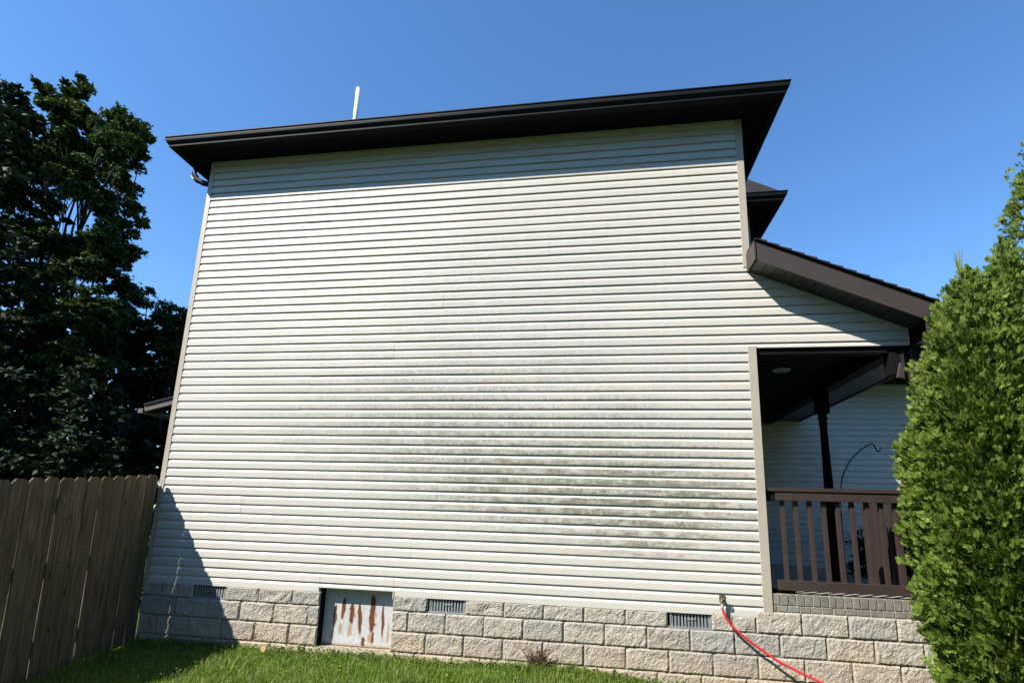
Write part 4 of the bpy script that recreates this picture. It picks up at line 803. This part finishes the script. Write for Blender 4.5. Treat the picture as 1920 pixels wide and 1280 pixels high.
# the farther, darker maple and its share of the canopy
A=CL['A']
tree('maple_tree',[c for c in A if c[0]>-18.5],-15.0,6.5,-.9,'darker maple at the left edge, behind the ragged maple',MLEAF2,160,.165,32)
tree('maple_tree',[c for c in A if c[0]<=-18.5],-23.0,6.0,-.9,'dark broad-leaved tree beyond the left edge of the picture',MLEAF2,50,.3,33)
tree('young_tree',CL['C'],-7.4,9.4,-.8,'small dark tree showing between the big maple and the house corner',MLEAF,520,.10,34,tr=.1,limbs=12)
V,F=joined([leaf_cloud(CL['U'],120,.15,35),leaf_cloud([(-14.1,7.6,3.1,0.5),(-13.9,7.6,2.2,0.5),(-13.7,7.6,1.7,0.5),(-13.6,7.6,3.1,0.5),(-13.3,7.6,2.2,0.5),(-13.2,7.6,1.7,0.5),(-13.1,7.6,3.1,0.5),(-12.8,7.6,2.3,0.5),(-12.7,7.6,1.7,0.5),(-12.6,7.6,3.1,0.5),(-12.3,7.6,2.3,0.5),(-12.2,7.6,1.7,0.5),(-12.1,7.6,3.1,0.5),(-11.9,7.6,2.3,0.5),(-11.7,7.6,1.7,0.5),(-11.6,7.6,3.1,0.5),(-11.4,7.6,2.3,0.5),(-11.2,7.6,1.7,0.5),(-11.1,7.6,3.1,0.5),(-10.9,7.6,2.3,0.5),(-10.7,7.6,1.7,0.5),(-10.6,7.6,3.1,0.5),(-10.4,7.6,2.3,0.5),(-10.3,7.6,1.7,0.5),(-10.1,7.6,3.1,0.5),(-9.9,7.6,2.3,0.5),(-9.8,7.6,1.7,0.5),(-9.6,7.6,3.1,0.5),(-9.4,7.6,2.3,0.5),(-9.3,7.6,1.8,0.5),(-9.1,7.6,3.1,0.5),(-9.0,7.6,2.3,0.5),(-8.9,7.6,1.8,0.5),(-8.7,7.6,3.1,0.5),(-8.5,7.6,2.3,0.5),(-8.4,7.6,1.8,0.5),(-8.2,7.6,3.1,0.5),(-8.1,7.6,2.3,0.5),(-8.0,7.6,1.8,0.5),(-7.8,7.6,3.1,0.5),(-7.6,7.6,2.3,0.5),(-7.5,7.6,1.8,0.5)],90,.17,37),leaf_cloud([(-22+i*1.1,9.6+.3*math.sin(i*2.1),.3+k*1.2,1.05) for i in range(14) for k in range(6)]+[(-6.6+i*1.1,10.2,.3+k*1.2,1.0) for i in range(4) for k in range(3)]+[(-.9-.7*i,1.6+.5*(i%3),-.4+.6*k,.6) for i in range(6) for k in range(2)],60,.25,36)])
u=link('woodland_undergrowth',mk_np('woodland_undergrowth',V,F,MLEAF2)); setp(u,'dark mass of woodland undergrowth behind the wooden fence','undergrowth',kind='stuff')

# ---- brown eave of an outbuilding behind the left corner
G=empty('garage',(-3.0,5.0,-.8)); setp(G,'low brown-eaved building behind the left corner of the house, mostly hidden','garage')
bx('wall',-4.55,-.5,5.3,9,-.9,3.0,MBROWN,G)
sg=.235
def gz2(x): return 3.02+sg*(x+5.4)
for nm,y0,y1,a0,a1,mt in (('fascia',4.98,5.0,-.0,.14,MRG:=plain('greyed_brown_fascia',(.085,.062,.055),.6,.1)),('soffit',5.001,5.30,-.0,.01,MSOFF),('roof',4.95,9.2,.142,.19,MSHIN)):
    MB().hexa([(-5.40,y0,gz2(-5.4)+a0),(-3.0,y0,gz2(-3)+a0),(-3.0,y1,gz2(-3)+a0),(-5.4,y1,gz2(-5.4)+a0),(-5.4,y0,gz2(-5.4)+a1),(-3,y0,gz2(-3)+a1),(-3,y1,gz2(-3)+a1),(-5.4,y1,gz2(-5.4)+a1)]).build(nm,mt,G)
bx('gutter',-5.53,-5.405,4.95,9.2,2.98,3.09,MRG,G)

# ---- bushes beyond the porch, and the plant hook
V,F=leaf_cloud([(8.8+.35*i+(.1*j),1.2+.62*j,.05+.3*k,.33) for i in range(5) for j in range(4) for k in range(3)],560,.065,41)
B=empty('porch_bush',(9.4,2.0,-.8)); setp(B,'dark bush seen through the balusters behind the porch railing','bush')
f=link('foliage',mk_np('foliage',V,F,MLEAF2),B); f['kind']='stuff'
MB().tube([(9.4,2.0,-.9),(9.4,2.0,.4)],[.04,.02],6).build('trunk',MBARK,B)
hk=bez([(8.70,3.0,-.8),(8.70,3.0,.6),(8.735,3.0,1.44),(8.867,3.0,1.80),(9.06,3.0,2.02),(9.215,3.0,2.115),(9.262,3.0,2.085),(9.285,3.0,2.015),(9.325,3.0,2.012),(9.340,3.0,2.06)],6)
o=MB().tube(hk,.0095,8).build('plant_hook',MIRON,smooth=True); setp(o,'thin black curved iron plant hook standing behind the porch railing','plant hook')

# ---- unseen trees added to cut low sky fill light, behind the photographer and to the right
rb_=random.Random(77)
kinds=['left of the fence, behind the photographer','behind the photographer, far left','behind the photographer, left of the middle','straight behind the photographer','behind the photographer, right of the middle','behind the photographer, far right','right of the evergreen shrubs, farther forward','beyond the evergreen shrubs on the right','left of the wooden fence, level with the house']
for i,(bx0,by0,hh) in enumerate([(-21,-9,10.5),(-16,-19,12),(-8,-24,15),(1,-23,14),(10,-22,15.5),(18,-16,15),(22,-7,14),(25,3,13),(-24,-1,12)]):
    cl=[]
    for k in range(40):
        an=rb_.uniform(0,6.28); q=rb_.uniform(0,1)**.5; hz=rb_.uniform(.12,.95); rr=(5.4)*q*math.sin(math.pi*min(1,hz*.9+.12))
        cl.append((bx0+rr*math.cos(an),by0+rr*math.sin(an),-1+hz*hh,rb_.uniform(1.2,1.9)))
    tree('sky_block_tree',cl,bx0,by0,-1.0,'unseen tree added to block low sky, '+kinds[i],MLEAF,9,.66,500+i,'trees added around the yard to block low sky',tr=.2,limbs=6)
